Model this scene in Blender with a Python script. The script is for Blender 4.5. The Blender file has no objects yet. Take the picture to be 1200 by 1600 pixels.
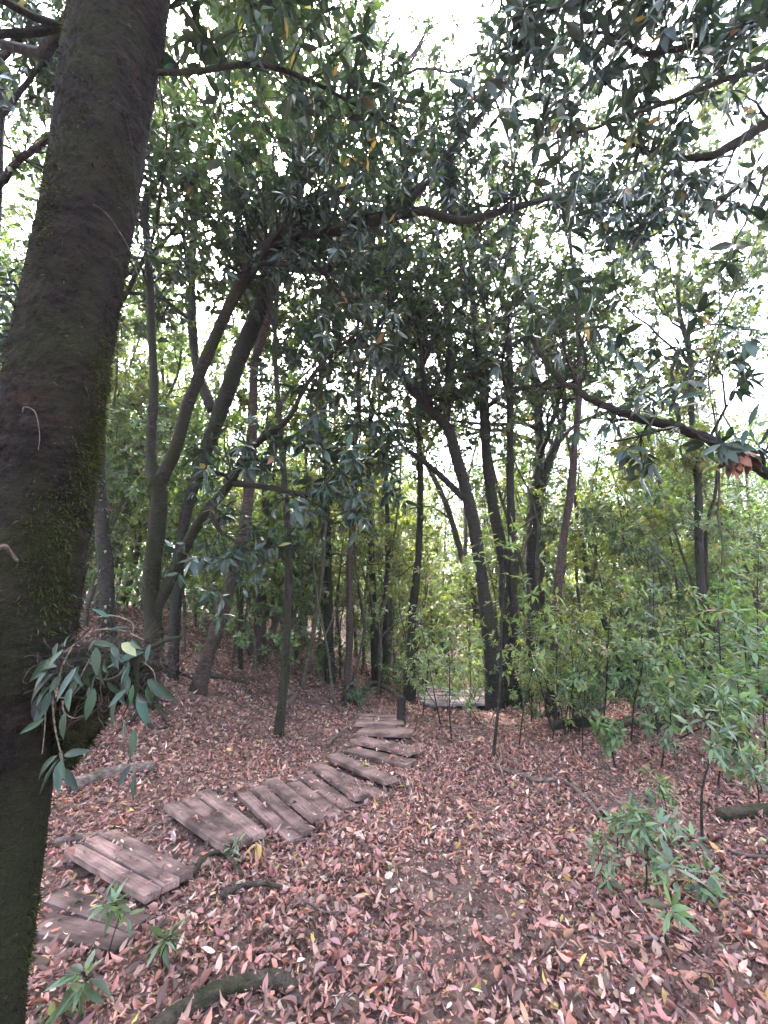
import bpy, bmesh, math, random
import numpy as np
from mathutils import Vector, Matrix

# ------------------------------------------------------------------ camera, sky, sun, exposure
SC = bpy.context.scene
COL = SC.collection
FPX = 650.0                      # focal length in pixels of the 1200 px wide photograph
PITCH = math.radians(13.8)
CAM = np.array([0.0, 0.0, 1.5])
cd = bpy.data.cameras.new('camera'); cam = bpy.data.objects.new('camera', cd); COL.objects.link(cam)
cd.sensor_fit = 'HORIZONTAL'; cd.sensor_width = 36.0; cd.lens = 36.0 * FPX / 1200.0
cd.clip_start = 0.05; cd.clip_end = 600
cam.location = CAM; cam.rotation_euler = (math.radians(90) + PITCH, 0, 0)
SC.camera = cam

SUN_EL, SUN_AZ = math.radians(58), math.radians(-14)      # azimuth from +Y towards +X
w = bpy.data.worlds.new('World'); SC.world = w; w.use_nodes = True
nt = w.node_tree; nt.nodes.clear()
out = nt.nodes.new('ShaderNodeOutputWorld'); bg = nt.nodes.new('ShaderNodeBackground')
sky = nt.nodes.new('ShaderNodeTexSky'); sky.sky_type = 'NISHITA'; sky.sun_disc = False
sky.sun_elevation = SUN_EL; sky.sun_rotation = SUN_AZ; sky.air_density = 1.0; sky.dust_density = 4.0; sky.ozone_density = 1.0
hs = nt.nodes.new('ShaderNodeHueSaturation'); hs.inputs['Saturation'].default_value = 0.75
nt.links.new(sky.outputs[0], hs.inputs['Color']); nt.links.new(hs.outputs[0], bg.inputs['Color'])
bg.inputs['Strength'].default_value = 0.10
nt.links.new(bg.outputs[0], out.inputs['Surface'])

sd = bpy.data.lights.new('sun', 'SUN'); sun = bpy.data.objects.new('sun', sd); COL.objects.link(sun)
sd.energy = 1.5; sd.angle = math.radians(12); sd.color = (1.0, 0.97, 0.95)
tosun = Vector((math.sin(SUN_AZ) * math.cos(SUN_EL), math.cos(SUN_AZ) * math.cos(SUN_EL), math.sin(SUN_EL)))
sun.rotation_euler = tosun.to_track_quat('Z', 'Y').to_euler()

SC.view_settings.view_transform = 'Standard'; SC.view_settings.look = 'None'
SC.view_settings.gamma = 1.0; SC.view_settings.use_curve_mapping = False
SC.view_settings.exposure = 4.55
SC.render.engine = 'CYCLES'
SC.cycles.max_bounces = 8; SC.cycles.diffuse_bounces = 4; SC.cycles.glossy_bounces = 2
SC.cycles.transmission_bounces = 4; SC.cycles.transparent_max_bounces = 4; SC.cycles.volume_bounces = 0
SC.cycles.use_denoising = True
SC.cycles.caustics_reflective = False; SC.cycles.caustics_refractive = False

RNG = np.random.default_rng(11)
UP = np.array([0, 0, 1.0])

# ------------------------------------------------------------------ terrain
def smooth(t):
    t = np.clip(t, 0, 1); return t * t * (3 - 2 * t)
def xpath(y):
    return np.interp(y, [0, 1.2, 2.9, 4.2, 5.2, 6, 7.2, 8.5, 12, 20], [-2.8, -2.4, -1.7, -0.95, -0.4, -0.05, 0.0, 0.5, 2.0, 3.2])
def terr(x, y):
    x = np.asarray(x, float); y = np.asarray(y, float)
    z = -0.03 * np.clip(y - 2.5, 0, 5) - 0.06 * np.clip(y - 7.5, 0, 9) + 0.08 * np.clip(y - 22, 0, 120)
    d = xpath(y) - x - 0.55
    z = z + 1.9 * smooth(d / 6.5) * smooth((y - 1.0) / 6.0) + 0.05 * np.clip(-x - 9, 0, 80)
    z = z + 0.10 * smooth((x - 2.0) / 4) * smooth((y - 3) / 4) + 0.06 * np.clip(x - 9, 0, 80)
    z = z + 0.025 * np.sin(2.1 * x + 0.7 * y) * np.cos(1.7 * y - 0.4 * x) + 0.012 * np.sin(5.3 * x + 1.0) * np.sin(4.7 * y)
    r = np.hypot(x, y)
    return z + 0.25 * np.sin(0.31 * x + 1.3) * np.sin(0.27 * y) * smooth((r - 9) / 10)
Z0 = float(terr(0, 0)); CAM[2] += Z0; cam.location.z = CAM[2]
def tz(x, y): return float(terr(x, y))

# ------------------------------------------------------------------ helpers
SP, CP = math.sin(PITCH), math.cos(PITCH)
def ray(px, py):
    a = (px - 600) / FPX; b = -(py - 800) / FPX
    return np.array([a, CP - b * SP, SP + b * CP])
def at(px, py, Y):                # the point seen at a pixel of the photo at the distance Y ahead
    r = ray(px, py); return CAM + r * (Y / r[1])
def pxm(px, py, Y):               # metres per pixel there
    return Y / ray(px, py)[1] / FPX * math.cos(math.atan((px - 600) / FPX))
def G(px, py):                    # the ground point seen at a pixel
    r = ray(px, py); T = np.arange(0.3, 80, 0.02); Q = CAM + r * T[:, None]
    below = np.nonzero(Q[:, 2] < terr(Q[:, 0], Q[:, 1]))[0]; t = T[below[0]] if len(below) else 80.0; t0 = t - 0.02
    for i in range(20):
        m = 0.5 * (t0 + t); p = CAM + r * m
        if p[2] < tz(p[0], p[1]): t = m
        else: t0 = m
    return CAM + r * t
def nrm(v):
    v = np.asarray(v, float); return v / (np.linalg.norm(v, axis=-1, keepdims=True) + 1e-12)

def obj(name, mesh, mat=None, parent=None, loc=None):
    o = bpy.data.objects.new(name, mesh); COL.objects.link(o)
    if mat is not None and mesh is not None and not mesh.materials: mesh.materials.append(mat)
    if parent is not None: o.parent = parent
    if loc is not None: o.location = loc
    return o
def tag(o, label=None, cat=None, group=None, kind=None):
    if label: o['label'] = label
    if cat: o['category'] = cat
    if group: o['group'] = group
    if kind: o['kind'] = kind
    return o
def empty(name, loc, label, cat, group=None):
    o = bpy.data.objects.new(name, None); COL.objects.link(o); o.location = loc; o.empty_display_size = 0.1
    return tag(o, label, cat, group)

def raw_mesh(name, V, F, col=None, smooth_shade=True):
    """V (n,3); F list of arrays, each (m,k)"""
    me = bpy.data.meshes.new(name)
    nv = len(V); F = [f for f in F if len(f)]
    nl = sum(f.size for f in F); nf = sum(len(f) for f in F)
    me.vertices.add(nv); me.vertices.foreach_set('co', np.ascontiguousarray(V, dtype=np.float32).ravel())
    me.loops.add(nl); me.polygons.add(nf)
    me.loops.foreach_set('vertex_index', np.concatenate([f.ravel() for f in F]).astype(np.int32))
    st = []; s = 0
    for f in F:
        st.append(s + np.arange(len(f)) * f.shape[1]); s += f.size
    me.polygons.foreach_set('loop_start', np.concatenate(st).astype(np.int32))
    me.polygons.foreach_set('use_smooth', np.full(nf, smooth_shade))
    me.update(calc_edges=True)
    if col is not None:
        a = me.attributes.new('Col', 'FLOAT_COLOR', 'POINT')
        c = np.ones((nv, 4), np.float32); c[:, :3] = col; a.data.foreach_set('color', c.ravel())
    return me

def catmull(P, n):
    """resample rows of P (any number of columns) to n points along a Catmull-Rom curve"""
    P = np.asarray(P, float); m = len(P)
    if m == 2: return P[0] + (P[1] - P[0]) * np.linspace(0, 1, n)[:, None]
    Q = np.vstack([2 * P[0] - P[1], P, 2 * P[-1] - P[-2]])
    t = np.linspace(0, m - 1 - 1e-9, n); i = t.astype(int); f = (t - i)[:, None]
    a, b, c, d = Q[i], Q[i + 1], Q[i + 2], Q[i + 3]
    return 0.5 * (2 * b + (c - a) * f + (2 * a - 5 * b + 4 * c - d) * f ** 2 + (3 * b - a - 3 * c + d) * f ** 3)

class Tubes:
    def __init__(s): s.V = []; s.F4 = []; s.F3 = []; s.n = 0
    def add(s, P, R, sides=6, lump=0.0, rng=None, cap=True):
        P = np.asarray(P, float); R = np.asarray(R, float); n = len(P)
        T = nrm(np.gradient(P, axis=0))
        ref = np.array([1.0, 0.2, 0.1]) if abs(T[0][0]) < 0.8 else np.array([0, 1.0, 0.1])
        A = np.empty((n, 3)); a = nrm(np.cross(T[0], ref))
        for i in range(n):
            a = a - T[i] * np.dot(a, T[i]); a = a / (np.linalg.norm(a) + 1e-9); A[i] = a
        B = np.cross(T, A)
        th = np.arange(sides) * 2 * math.pi / sides
        rr = R[:, None] * np.ones(sides)
        if lump and rng is not None:
            arc = np.concatenate([[0], np.cumsum(np.linalg.norm(np.diff(P, axis=0), axis=1))])[:, None]
            f = np.zeros((n, sides)); fr = 0.5 / max(0.02, float(R.mean()))
            for c in range(22):
                k = int(rng.integers(0, 2 + c // 3)); w = rng.uniform(.15, 1) * fr * (0.3 + c * 0.11) * (1 if rng.random() < .5 else -1); f += np.sin(k * th + w * arc + rng.uniform(0, 6.28)) * (1.2 / (1 + c * .22))
            rr = rr * (1 + lump * 0.45 * f + lump * 0.35 * rng.normal(0, 1, rr.shape))
        V = P[:, None, :] + rr[:, :, None] * (np.cos(th)[None, :, None] * A[:, None, :] + np.sin(th)[None, :, None] * B[:, None, :])
        V = V.reshape(-1, 3)
        i = np.arange(n - 1)[:, None] * sides; j = np.arange(sides)[None, :]; k = (j + 1) % sides
        f = np.stack([i + j, i + k, i + k + sides, i + j + sides], -1).reshape(-1, 4) + s.n
        s.V.append(V); s.F4.append(f); s.n += len(V)
        if cap:
            for end, base in ((0, 0), (1, (n - 1) * sides)):
                c = P[0] - T[0] * R[0] * 0.25 if end == 0 else P[-1] + T[-1] * R[-1] * 0.5
                s.V.append(c[None]); ci = s.n; s.n += 1
                jj = np.arange(sides); kk = (jj + 1) % sides; b0 = ci - len(V) + base if end == 0 else ci - 1 - len(V) + base
                tri = np.stack([np.full(sides, ci), b0 + kk, b0 + jj], -1) if end == 0 else np.stack([np.full(sides, ci), b0 + jj, b0 + kk], -1)
                s.F3.append(tri)
    def build(s, name, mat, parent=None, origin=None):
        V = np.vstack(s.V)
        if origin is not None: V = V - np.asarray(origin)
        me = raw_mesh(name, V, [np.vstack(s.F4)] + ([np.vstack(s.F3)] if s.F3 else []))
        return obj(name, me, mat, parent)

# leaf templates: rows of (u, half width, fold), u along the leaf
TPL = {
    0: ([0, .45, 1], [0, .5, 0]),
    1: ([0, .22, .6, 1], [0, .46, .44, 0]),
    2: ([0, .14, .34, .56, .78, 1], [.02, .30, .49, .47, .29, 0]),
}
def leaf_template(detail):
    us, hw = TPL[detail]
    V = []; F3 = []; F4 = []
    V.append((us[0], 0, 0)); rows = []
    for u, h in zip(us[1:-1], hw[1:-1]):
        b = len(V); V += [(u, -h, 1), (u, 0, 0), (u, h, 1)]; rows.append(b)
    tip = len(V); V.append((us[-1], 0, 0))
    b = rows[0]; F3 += [(0, b + 1, b), (0, b + 2, b + 1)]
    if detail == 0:
        V = [(0, 0, 0), (.45, -.5, 1), (1, 0, 0), (.45, .5, 1)]
        return np.array(V, float), np.array([(0, 2, 1), (0, 3, 2)]), np.zeros((0, 4), int)
    for b, c in zip(rows[:-1], rows[1:]):
        F4 += [(b, b + 1, c + 1, c), (b + 1, b + 2, c + 2, c + 1)]
    b = rows[-1]; F3 += [(b, b + 1, tip), (b + 1, b + 2, tip)]
    return np.array(V, float), np.array(F3), np.array(F4)

def leaf_geo(pos, d, n, L, W, droop, fold, col, detail):
    T, F3, F4 = leaf_template(detail); N = len(pos); m = len(T)
    d = nrm(d); n = n - d * (n * d).sum(1, keepdims=True); n = nrm(n); s = np.cross(n, d)
    u = T[:, 0][None, :]; v = T[:, 1][None, :]; fo = np.abs(T[:, 1])[None, :]
    wv = (fold * W)[:, None] * fo * 2 - (droop * L)[:, None] * u ** 2
    V = pos[:, None, :] + d[:, None, :] * (u * L[:, None])[..., None] + s[:, None, :] * (v * W[:, None])[..., None] + n[:, None, :] * wv[..., None]
    off = (np.arange(N) * m)[:, None, None]
    f3 = (F3[None] + off).reshape(-1, 3)
    f4 = (F4[None] + off).reshape(-1, 4) if len(F4) else np.zeros((0, 4), int)
    C = np.repeat(col, m, axis=0)
    return V.reshape(-1, 3), f3, f4, C

class Leaves:
    """a bag of leaves, kept as blocks of arrays"""
    def __init__(s): s.b = []; s._c = None
    def add(s, pos, d, n, L, W, droop, fold, col):
        s.block(np.array([pos], float), np.array([d], float), np.array([n], float), np.array([L], float), np.array([W], float), np.array([droop], float), np.array([fold], float), np.array([col], float))
    def block(s, *a): s.b.append(a); s._c = None
    def arrays(s):
        if s._c is None: s._c = [np.concatenate([x[k] for x in s.b]) for k in range(8)]
        return s._c
    def __len__(s): return sum(len(x[0]) for x in s.b)
    def build(s, name, mat, parent=None, origin=None, detail=0, sel=None):
        if not s.b: return None
        A = s.arrays()
        if sel is not None: A = [a[sel] for a in A]
        if len(A[0]) == 0: return None
        V, f3, f4, C = leaf_geo(*A, detail)
        if origin is not None: V = V - np.asarray(origin)
        return obj(name, raw_mesh(name, V, [f3, f4], C), mat, parent)

# ------------------------------------------------------------------ materials
def newmat(name):
    m = bpy.data.materials.new(name); m.use_nodes = True; t = m.node_tree; t.nodes.clear()
    o = t.nodes.new('ShaderNodeOutputMaterial'); p = t.nodes.new('ShaderNodeBsdfPrincipled')
    t.links.new(p.outputs[0], o.inputs['Surface']); return m, t, p, o
def N(t, typ, **kw):
    n = t.nodes.new(typ)
    for k, v in kw.items():
        if k in n.inputs: n.inputs[k].default_value = v
        else: setattr(n, k, v)
    return n
def ramp(t, fac, stops):
    r = t.nodes.new('ShaderNodeValToRGB'); e = r.color_ramp.elements
    while len(e) < len(stops): e.new(0.5)
    for x, (p, c) in zip(e, stops): x.position = p; x.color = (*c, 1)
    t.links.new(fac, r.inputs['Fac']); return r
def mixc(t, fac, a, b, mode='MIX'):
    m = t.nodes.new('ShaderNodeMix'); m.data_type = 'RGBA'; m.blend_type = mode
    for v, i in ((fac, 0), (a, 6), (b, 7)):
        if isinstance(v, (int, float)): m.inputs[i].default_value = v
        elif isinstance(v, tuple): m.inputs[i].default_value = (*v, 1)
        else: t.links.new(v, m.inputs[i])
    return m.outputs[2]
def bump(t, p, h, strength, dist):
    b = N(t, 'ShaderNodeBump', Strength=strength, Distance=dist); t.links.new(h, b.inputs['Height']); t.links.new(b.outputs[0], p.inputs['Normal'])

def leaf_mat(name, transl, rough, spec=0.5, tcol=(1.5, 1.7, 0.7)):
    m, t, p, o = newmat(name)
    a = N(t, 'ShaderNodeAttribute', attribute_name='Col')
    geo = N(t, 'ShaderNodeNewGeometry')
    nz = N(t, 'ShaderNodeTexNoise', Scale=9.0, Detail=3.0); t.links.new(geo.outputs['Position'], nz.inputs['Vector'])
    r = ramp(t, nz.outputs['Fac'], [(0.3, (0.72, 0.72, 0.72)), (0.7, (1.25, 1.25, 1.2))])
    c = mixc(t, 1.0, a.outputs['Color'], r.outputs[0], 'MULTIPLY')
    t.links.new(c, p.inputs['Base Color']); p.inputs['Roughness'].default_value = rough; p.inputs['Specular IOR Level'].default_value = spec
    if transl > 0:
        tr = N(t, 'ShaderNodeBsdfTranslucent'); t.links.new(mixc(t, 1.0, c, tcol, 'MULTIPLY'), tr.inputs['Color'])
        mx = N(t, 'ShaderNodeMixShader', Fac=transl); t.links.new(p.outputs[0], mx.inputs[1]); t.links.new(tr.outputs[0], mx.inputs[2])
        t.links.new(mx.outputs[0], o.inputs['Surface'])
    return m
M = {}
M['leaf'] = leaf_mat('glossy_leaf', 0.12, 0.36, 0.5, (1.2, 1.5, 0.7))
M['leaf_canopy'] = leaf_mat('canopy_leaf', 0.36, 0.42, 0.45, (1.4, 1.6, 0.65))
M['leaf_soft'] = leaf_mat('soft_leaf', 0.46, 0.38, 0.6)
M['dry'] = leaf_mat('dry_leaf', 0.12, 0.55, 0.35, (1.2, 1.0, 0.8))
M['moss'] = leaf_mat('moss_fuzz', 0.3, 0.9, 0.1)

def bark(name, dark, light, moss, mossamt, scale=1.0, strength=0.6, dist=0.02, vert=False):
    m, t, p, o = newmat(name)
    tc = N(t, 'ShaderNodeTexCoord'); mp = N(t, 'ShaderNodeMapping')
    mp.inputs['Scale'].default_value = (1, 1, 0.35) if vert else (1, 1, 2.2)
    t.links.new(tc.outputs['Object'], mp.inputs['Vector'])
    n1 = N(t, 'ShaderNodeTexNoise', Scale=11 * scale, Detail=9.0, Roughness=0.72); t.links.new(mp.outputs[0], n1.inputs['Vector'])
    n2 = N(t, 'ShaderNodeTexNoise', Scale=2.3 * scale, Detail=4.0); t.links.new(tc.outputs['Object'], n2.inputs['Vector'])
    n3 = N(t, 'ShaderNodeTexNoise', Scale=60 * scale, Detail=4.0, Roughness=0.7); t.links.new(mp.outputs[0], n3.inputs['Vector'])
    c1 = ramp(t, n1.outputs['Fac'], [(0.34, tuple(x * .6 for x in dark)), (0.55, light), (0.72, tuple(min(1, x * 2.2 + 0.02) for x in light))]).outputs[0]
    mf = N(t, 'ShaderNodeMath', operation='ADD'); t.links.new(n2.outputs['Fac'], mf.inputs[0])
    sc = N(t, 'ShaderNodeMath', operation='MULTIPLY'); t.links.new(n3.outputs['Fac'], sc.inputs[0]); sc.inputs[1].default_value = 0.45
    t.links.new(sc.outputs[0], mf.inputs[1])
    e = 0.95 - mossamt * 0.5
    mr = ramp(t, mf.outputs[0], [(max(0, e - 0.1), (0, 0, 0)), (min(1, e + 0.1), (1, 1, 1))])
    mc = ramp(t, n3.outputs['Fac'], [(0.3, tuple(x * 0.5 for x in moss)), (0.7, moss)]).outputs[0]
    t.links.new(mixc(t, mr.outputs[0], c1, mc), p.inputs['Base Color'])
    p.inputs['Roughness'].default_value = 0.85; p.inputs['Specular IOR Level'].default_value = 0.25
    hm = N(t, 'ShaderNodeMath', operation='MULTIPLY_ADD'); t.links.new(n3.outputs['Fac'], hm.inputs[0]); hm.inputs[1].default_value = 0.5; t.links.new(n1.outputs['Fac'], hm.inputs[2])
    bump(t, p, hm.outputs[0], strength, dist)
    return m
def old_bark():
    m, t, p, o = newmat('old_mossy_bark'); tc = N(t, 'ShaderNodeTexCoord')
    def nz(scale, det, sc3, rough=.6):
        mp = N(t, 'ShaderNodeMapping'); mp.inputs['Scale'].default_value = sc3; t.links.new(tc.outputs['Object'], mp.inputs['Vector'])
        n = N(t, 'ShaderNodeTexNoise', Scale=scale, Detail=det, Roughness=rough); t.links.new(mp.outputs[0], n.inputs['Vector']); return n.outputs['Fac']
    stri = nz(8, 10, (1, 1, 2.8), .78); mid = nz(5, 6, (1, 1, 1.4)); big = nz(1.7, 4, (1, 1, .8)); fine = nz(90, 5, (1, 1, 2.5), .7)
    c = ramp(t, stri, [(.36, (0.006, 0.004, 0.0035)), (.5, (0.026, 0.017, 0.014)), (.62, (0.055, 0.036, 0.028)), (.78, (0.12, 0.09, 0.07))]).outputs[0]
    c = mixc(t, ramp(t, mid, [(.58, (0, 0, 0)), (.72, (1, 1, 1))]).outputs[0], c, (0.075, 0.035, 0.024))
    ms = ramp(t, fine, [(.3, (0.012, 0.013, 0.005)), (.7, (0.075, 0.08, 0.026))]).outputs[0]
    sx = N(t, 'ShaderNodeSeparateXYZ'); t.links.new(tc.outputs['Object'], sx.inputs[0]); lo = N(t, 'ShaderNodeMapRange'); lo.inputs['From Min'].default_value = 0.9; lo.inputs['From Max'].default_value = 1.9; lo.inputs['To Min'].default_value = .09; lo.inputs['To Max'].default_value = -.03; t.links.new(sx.outputs[2], lo.inputs['Value'])
    sm = N(t, 'ShaderNodeMath', operation='ADD'); t.links.new(big, sm.inputs[0]); t.links.new(lo.outputs[0], sm.inputs[1])
    c = mixc(t, ramp(t, sm.outputs[0], [(.47, (0, 0, 0)), (.62, (.85, .85, .85))]).outputs[0], c, ms)
    li = nz(26, 3, (1, 1, 1.6)); c = mixc(t, ramp(t, li, [(.68, (0, 0, 0)), (.74, (.6, .6, .6))]).outputs[0], c, (0.16, 0.15, 0.12))
    t.links.new(c, p.inputs['Base Color']); p.inputs['Roughness'].default_value = .9; p.inputs['Specular IOR Level'].default_value = .2
    h = N(t, 'ShaderNodeMath', operation='MULTIPLY_ADD'); t.links.new(fine, h.inputs[0]); h.inputs[1].default_value = .4; t.links.new(stri, h.inputs[2]); bump(t, p, h.outputs[0], 1.0, .08); return m
M['bark_moss'] = old_bark()
M['bark'] = bark('brown_bark', (0.016, 0.012, 0.01), (0.045, 0.033, 0.028), (0.042, 0.046, 0.02), 0.42, 1.6, 1.0, 0.03)
M['bark_dark'] = bark('dark_bark', (0.016, 0.012, 0.011), (0.045, 0.034, 0.03), (0.04, 0.05, 0.02), 0.3, 1.6, 1.0, 0.03)
M['bark_red'] = bark('reddish_bark', (0.022, 0.014, 0.012), (0.068, 0.043, 0.037), (0.05, 0.055, 0.025), 0.22, 1.6, 0.7, 0.015)
M['bark_far'] = bark('grey_brown_bark', (0.035, 0.028, 0.024), (0.10, 0.08, 0.065), (0.075, 0.08, 0.035), 0.42, 1.2, 0.4, 0.01)
M['dead'] = bark('dead_wood', (0.05, 0.034, 0.03), (0.17, 0.12, 0.105), (0.06, 0.07, 0.03), 0.12, 2.0, 0.7, 0.01)
M['log_moss'] = bark('mossy_dead_wood', (0.03, 0.022, 0.018), (0.11, 0.08, 0.062), (0.05, 0.052, 0.02), 0.42, 1.8, 1.0, 0.03)
M['root'] = bark('pale_root', (0.07, 0.055, 0.04), (0.17, 0.13, 0.095), (0.08, 0.09, 0.04), 0.1, 4.0, 0.3, 0.004)

def ground_mat():
    m, t, p, o = newmat('forest_floor')
    geo = N(t, 'ShaderNodeNewGeometry')
    n1 = N(t, 'ShaderNodeTexNoise', Scale=1.3, Detail=5.0); n2 = N(t, 'ShaderNodeTexNoise', Scale=30.0, Detail=8.0, Roughness=0.7)
    vo = N(t, 'ShaderNodeTexVoronoi', Scale=16.0); vo.feature = 'F1'
    wp = N(t, 'ShaderNodeTexNoise', Scale=22.0, Detail=2.0)
    for n in (n1, n2, wp): t.links.new(geo.outputs['Position'], n.inputs['Vector'])
    ad = N(t, 'ShaderNodeVectorMath', operation='MULTIPLY_ADD'); t.links.new(wp.outputs['Color'], ad.inputs[0]); ad.inputs[1].default_value = (0.08, 0.08, 0.08); t.links.new(geo.outputs['Position'], ad.inputs[2])
    t.links.new(ad.outputs[0], vo.inputs['Vector'])
    soil = ramp(t, n2.outputs['Fac'], [(0.3, (0.02, 0.0125, 0.0115)), (0.5, (0.055, 0.035, 0.032)), (0.62, (0.16, 0.105, 0.092)), (0.8, (0.28, 0.185, 0.16))]).outputs[0]
    sep = N(t, 'ShaderNodeSeparateColor'); t.links.new(vo.outputs['Color'], sep.inputs[0])
    lf = ramp(t, sep.outputs[0], [(0.0, (0.06, 0.036, 0.03)), (0.4, (0.17, 0.10, 0.08)), (0.75, (0.27, 0.165, 0.13)), (1.0, (0.36, 0.25, 0.2))]).outputs[0]
    f = ramp(t, n1.outputs['Fac'], [(0.35, (0.25, 0.25, 0.25)), (0.6, (0.75, 0.75, 0.75))]).outputs[0]
    t.links.new(mixc(t, f, soil, lf), p.inputs['Base Color'])
    p.inputs['Roughness'].default_value = 0.9; p.inputs['Specular IOR Level'].default_value = 0.2
    h = N(t, 'ShaderNodeMath', operation='MULTIPLY_ADD'); t.links.new(vo.outputs['Distance'], h.inputs[0]); h.inputs[1].default_value = -1.0; t.links.new(n2.outputs['Fac'], h.inputs[2])
    bump(t, p, h.outputs[0], 0.8, 0.03)
    return m
M['ground'] = ground_mat()

def wood_mat(name, dark, light):
    m, t, p, o = newmat(name)
    tc = N(t, 'ShaderNodeTexCoord'); mp = N(t, 'ShaderNodeMapping'); mp.inputs['Scale'].default_value = (1.0, 14, 14)
    inf = N(t, 'ShaderNodeObjectInfo'); ad = N(t, 'ShaderNodeVectorMath', operation='ADD')
    t.links.new(tc.outputs['Object'], ad.inputs[0]); t.links.new(inf.outputs['Random'], ad.inputs[1]); t.links.new(ad.outputs[0], mp.inputs['Vector'])
    g = N(t, 'ShaderNodeTexNoise', Scale=5.0, Detail=9.0, Roughness=0.7); t.links.new(mp.outputs[0], g.inputs['Vector'])
    d = N(t, 'ShaderNodeTexNoise', Scale=5.0, Detail=6.0); t.links.new(ad.outputs[0], d.inputs['Vector'])
    c = ramp(t, g.outputs['Fac'], [(0.32, dark), (0.5, light), (0.75, tuple(x * 1.25 for x in light))]).outputs[0]
    dm = ramp(t, d.outputs['Fac'], [(0.35, (0.3, 0.27, 0.26)), (0.62, (1.1, 1.04, 1.04))]).outputs[0]
    c2 = mixc(t, 1.0, c, dm, 'MULTIPLY')
    rv = N(t, 'ShaderNodeHueSaturation'); mr = N(t, 'ShaderNodeMapRange'); mr.inputs['To Min'].default_value = 0.75; mr.inputs['To Max'].default_value = 1.2
    t.links.new(inf.outputs['Random'], mr.inputs['Value']); t.links.new(mr.outputs[0], rv.inputs['Value']); t.links.new(c2, rv.inputs['Color'])
    t.links.new(rv.outputs[0], p.inputs['Base Color']); p.inputs['Roughness'].default_value = 0.75; p.inputs['Specular IOR Level'].default_value = 0.3
    bump(t, p, g.outputs['Fac'], 0.7, 0.006)
    return m
M['plank'] = wood_mat('weathered_plank', (0.085, 0.053, 0.046), (0.25, 0.163, 0.142))
M['plank_grey'] = wood_mat('grey_plank', (0.12, 0.10, 0.10), (0.3, 0.26, 0.26))
M['plank_mud'] = wood_mat('muddy_plank', (0.07, 0.045, 0.04), (0.15, 0.10, 0.088))

# leaf colours
def jit(rng, c, v=0.25, h=0.12):
    c = np.array(c, float); return np.clip(c * (1 + rng.normal(0, v)) * (1 + rng.normal(0, h, 3)), 0.004, 0.9)
GREENS = dict(
    rhodo=(0.032, 0.052, 0.034), canopy=(0.05, 0.07, 0.034), far=(0.085, 0.105, 0.045), sage=(0.15, 0.19, 0.12), under=(0.125, 0.18, 0.08),
    pale=(0.19, 0.23, 0.115), yellow=(0.19, 0.205, 0.08), blue=(0.10, 0.155, 0.10), epi=(0.034, 0.054, 0.034))
def leafcol(rng, kind, odd=0.03):
    if rng.random() < odd:
        return jit(rng, [(0.30, 0.20, 0.07), (0.27, 0.15, 0.09), (0.26, 0.25, 0.09)][rng.integers(3)], 0.2)
    return jit(rng, GREENS[kind])

# ------------------------------------------------------------------ growth
def perp(rng, d):
    v = rng.normal(0, 1, 3); v = v - d * np.dot(v, d); return v / (np.linalg.norm(v) + 1e-9)
def grow(rng, p, d, L, r, lvl, maxl, tb, tips, up=0.25, wob=0.5, nch=(3, 5), ratio=(0.45, 0.7), along=2):
    n = int(min(8, max(3, L / 0.22))); pts = [np.array(p, float)]; d = nrm(d); dirs = [d]
    for i in range(n):
        d = nrm(d + rng.normal(0, wob / math.sqrt(n), 3) + np.array([0, 0, up / n])); pts.append(pts[-1] + d * L / n); dirs.append(d)
    tt = np.linspace(0, 1, n + 1); R = r * (1 - 0.72 * tt)
    tb.add(pts, R, 7 if r > 0.05 else 5 if r > 0.014 else 3, cap=False)
    if lvl < maxl:
        k = int(rng.integers(nch[0], nch[1] + 1))
        for c in range(k):
            t = rng.uniform(0.3, 1.0); i = min(n, int(t * n)); q = pts[i]; dd = dirs[i]
            a = math.radians(rng.uniform(32, 68)); cdir = dd * math.cos(a) + perp(rng, dd) * math.sin(a)
            grow(rng, q, cdir, L * rng.uniform(*ratio), max(0.0028, R[i] * rng.uniform(0.5, 0.75)), lvl + 1, maxl, tb, tips, up, wob, nch, ratio, along)
        tips.append((pts[-1], dirs[-1]))
    else:
        tips.append((pts[-1], dirs[-1]))
        for c in range(along):
            i = int(rng.integers(1, n)); tips.append((pts[i], nrm(dirs[i] + 0.8 * perp(rng, dirs[i]))))

def leafcols(rng, kind, n, odd):
    c = np.array(GREENS[kind]) * np.clip(1 + rng.normal(0, .25, (n, 1)), .3, 2) * (1 + rng.normal(0, .1, (n, 3)))
    o = rng.random(n) < odd * .6; ODD = np.array([(0.30, 0.20, 0.07), (0.27, 0.15, 0.09), (0.26, 0.25, 0.09)])
    c[o] = ODD[rng.integers(0, 3, n)][o] * (1 + rng.normal(0, .28, (n, 1)))[o]
    return np.clip(c, .004, .9)
def whorl(lv, rng, p, d, k, size, kind, ratio=0.27, spread=1.0, droop=0.18, odd=0.03, down=0.25):
    d = nrm(d); a = perp(rng, d); b = np.cross(d, a)
    th = rng.uniform(0, 6.28) + np.arange(k) * 2 * math.pi / k + rng.normal(0, .25, k)
    rad = a * np.cos(th)[:, None] + b * np.sin(th)[:, None]
    ld = d * rng.uniform(.25, .9, (k, 1)) + rad * spread; ld[:, 2] -= down * rng.uniform(.2, 1.8, k); ld = nrm(ld)
    n = nrm(d * .6 + UP * .8 - rad * .2 + rng.normal(0, .15, (k, 3))); L = size * rng.uniform(.65, 1.2, k)
    lv.block(p + ld * .012, ld, n, L, L * ratio * rng.uniform(.85, 1.2, k), droop * rng.uniform(.2, 1.8, k), rng.uniform(.05, .3, k), leafcols(rng, kind, k, odd))
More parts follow.
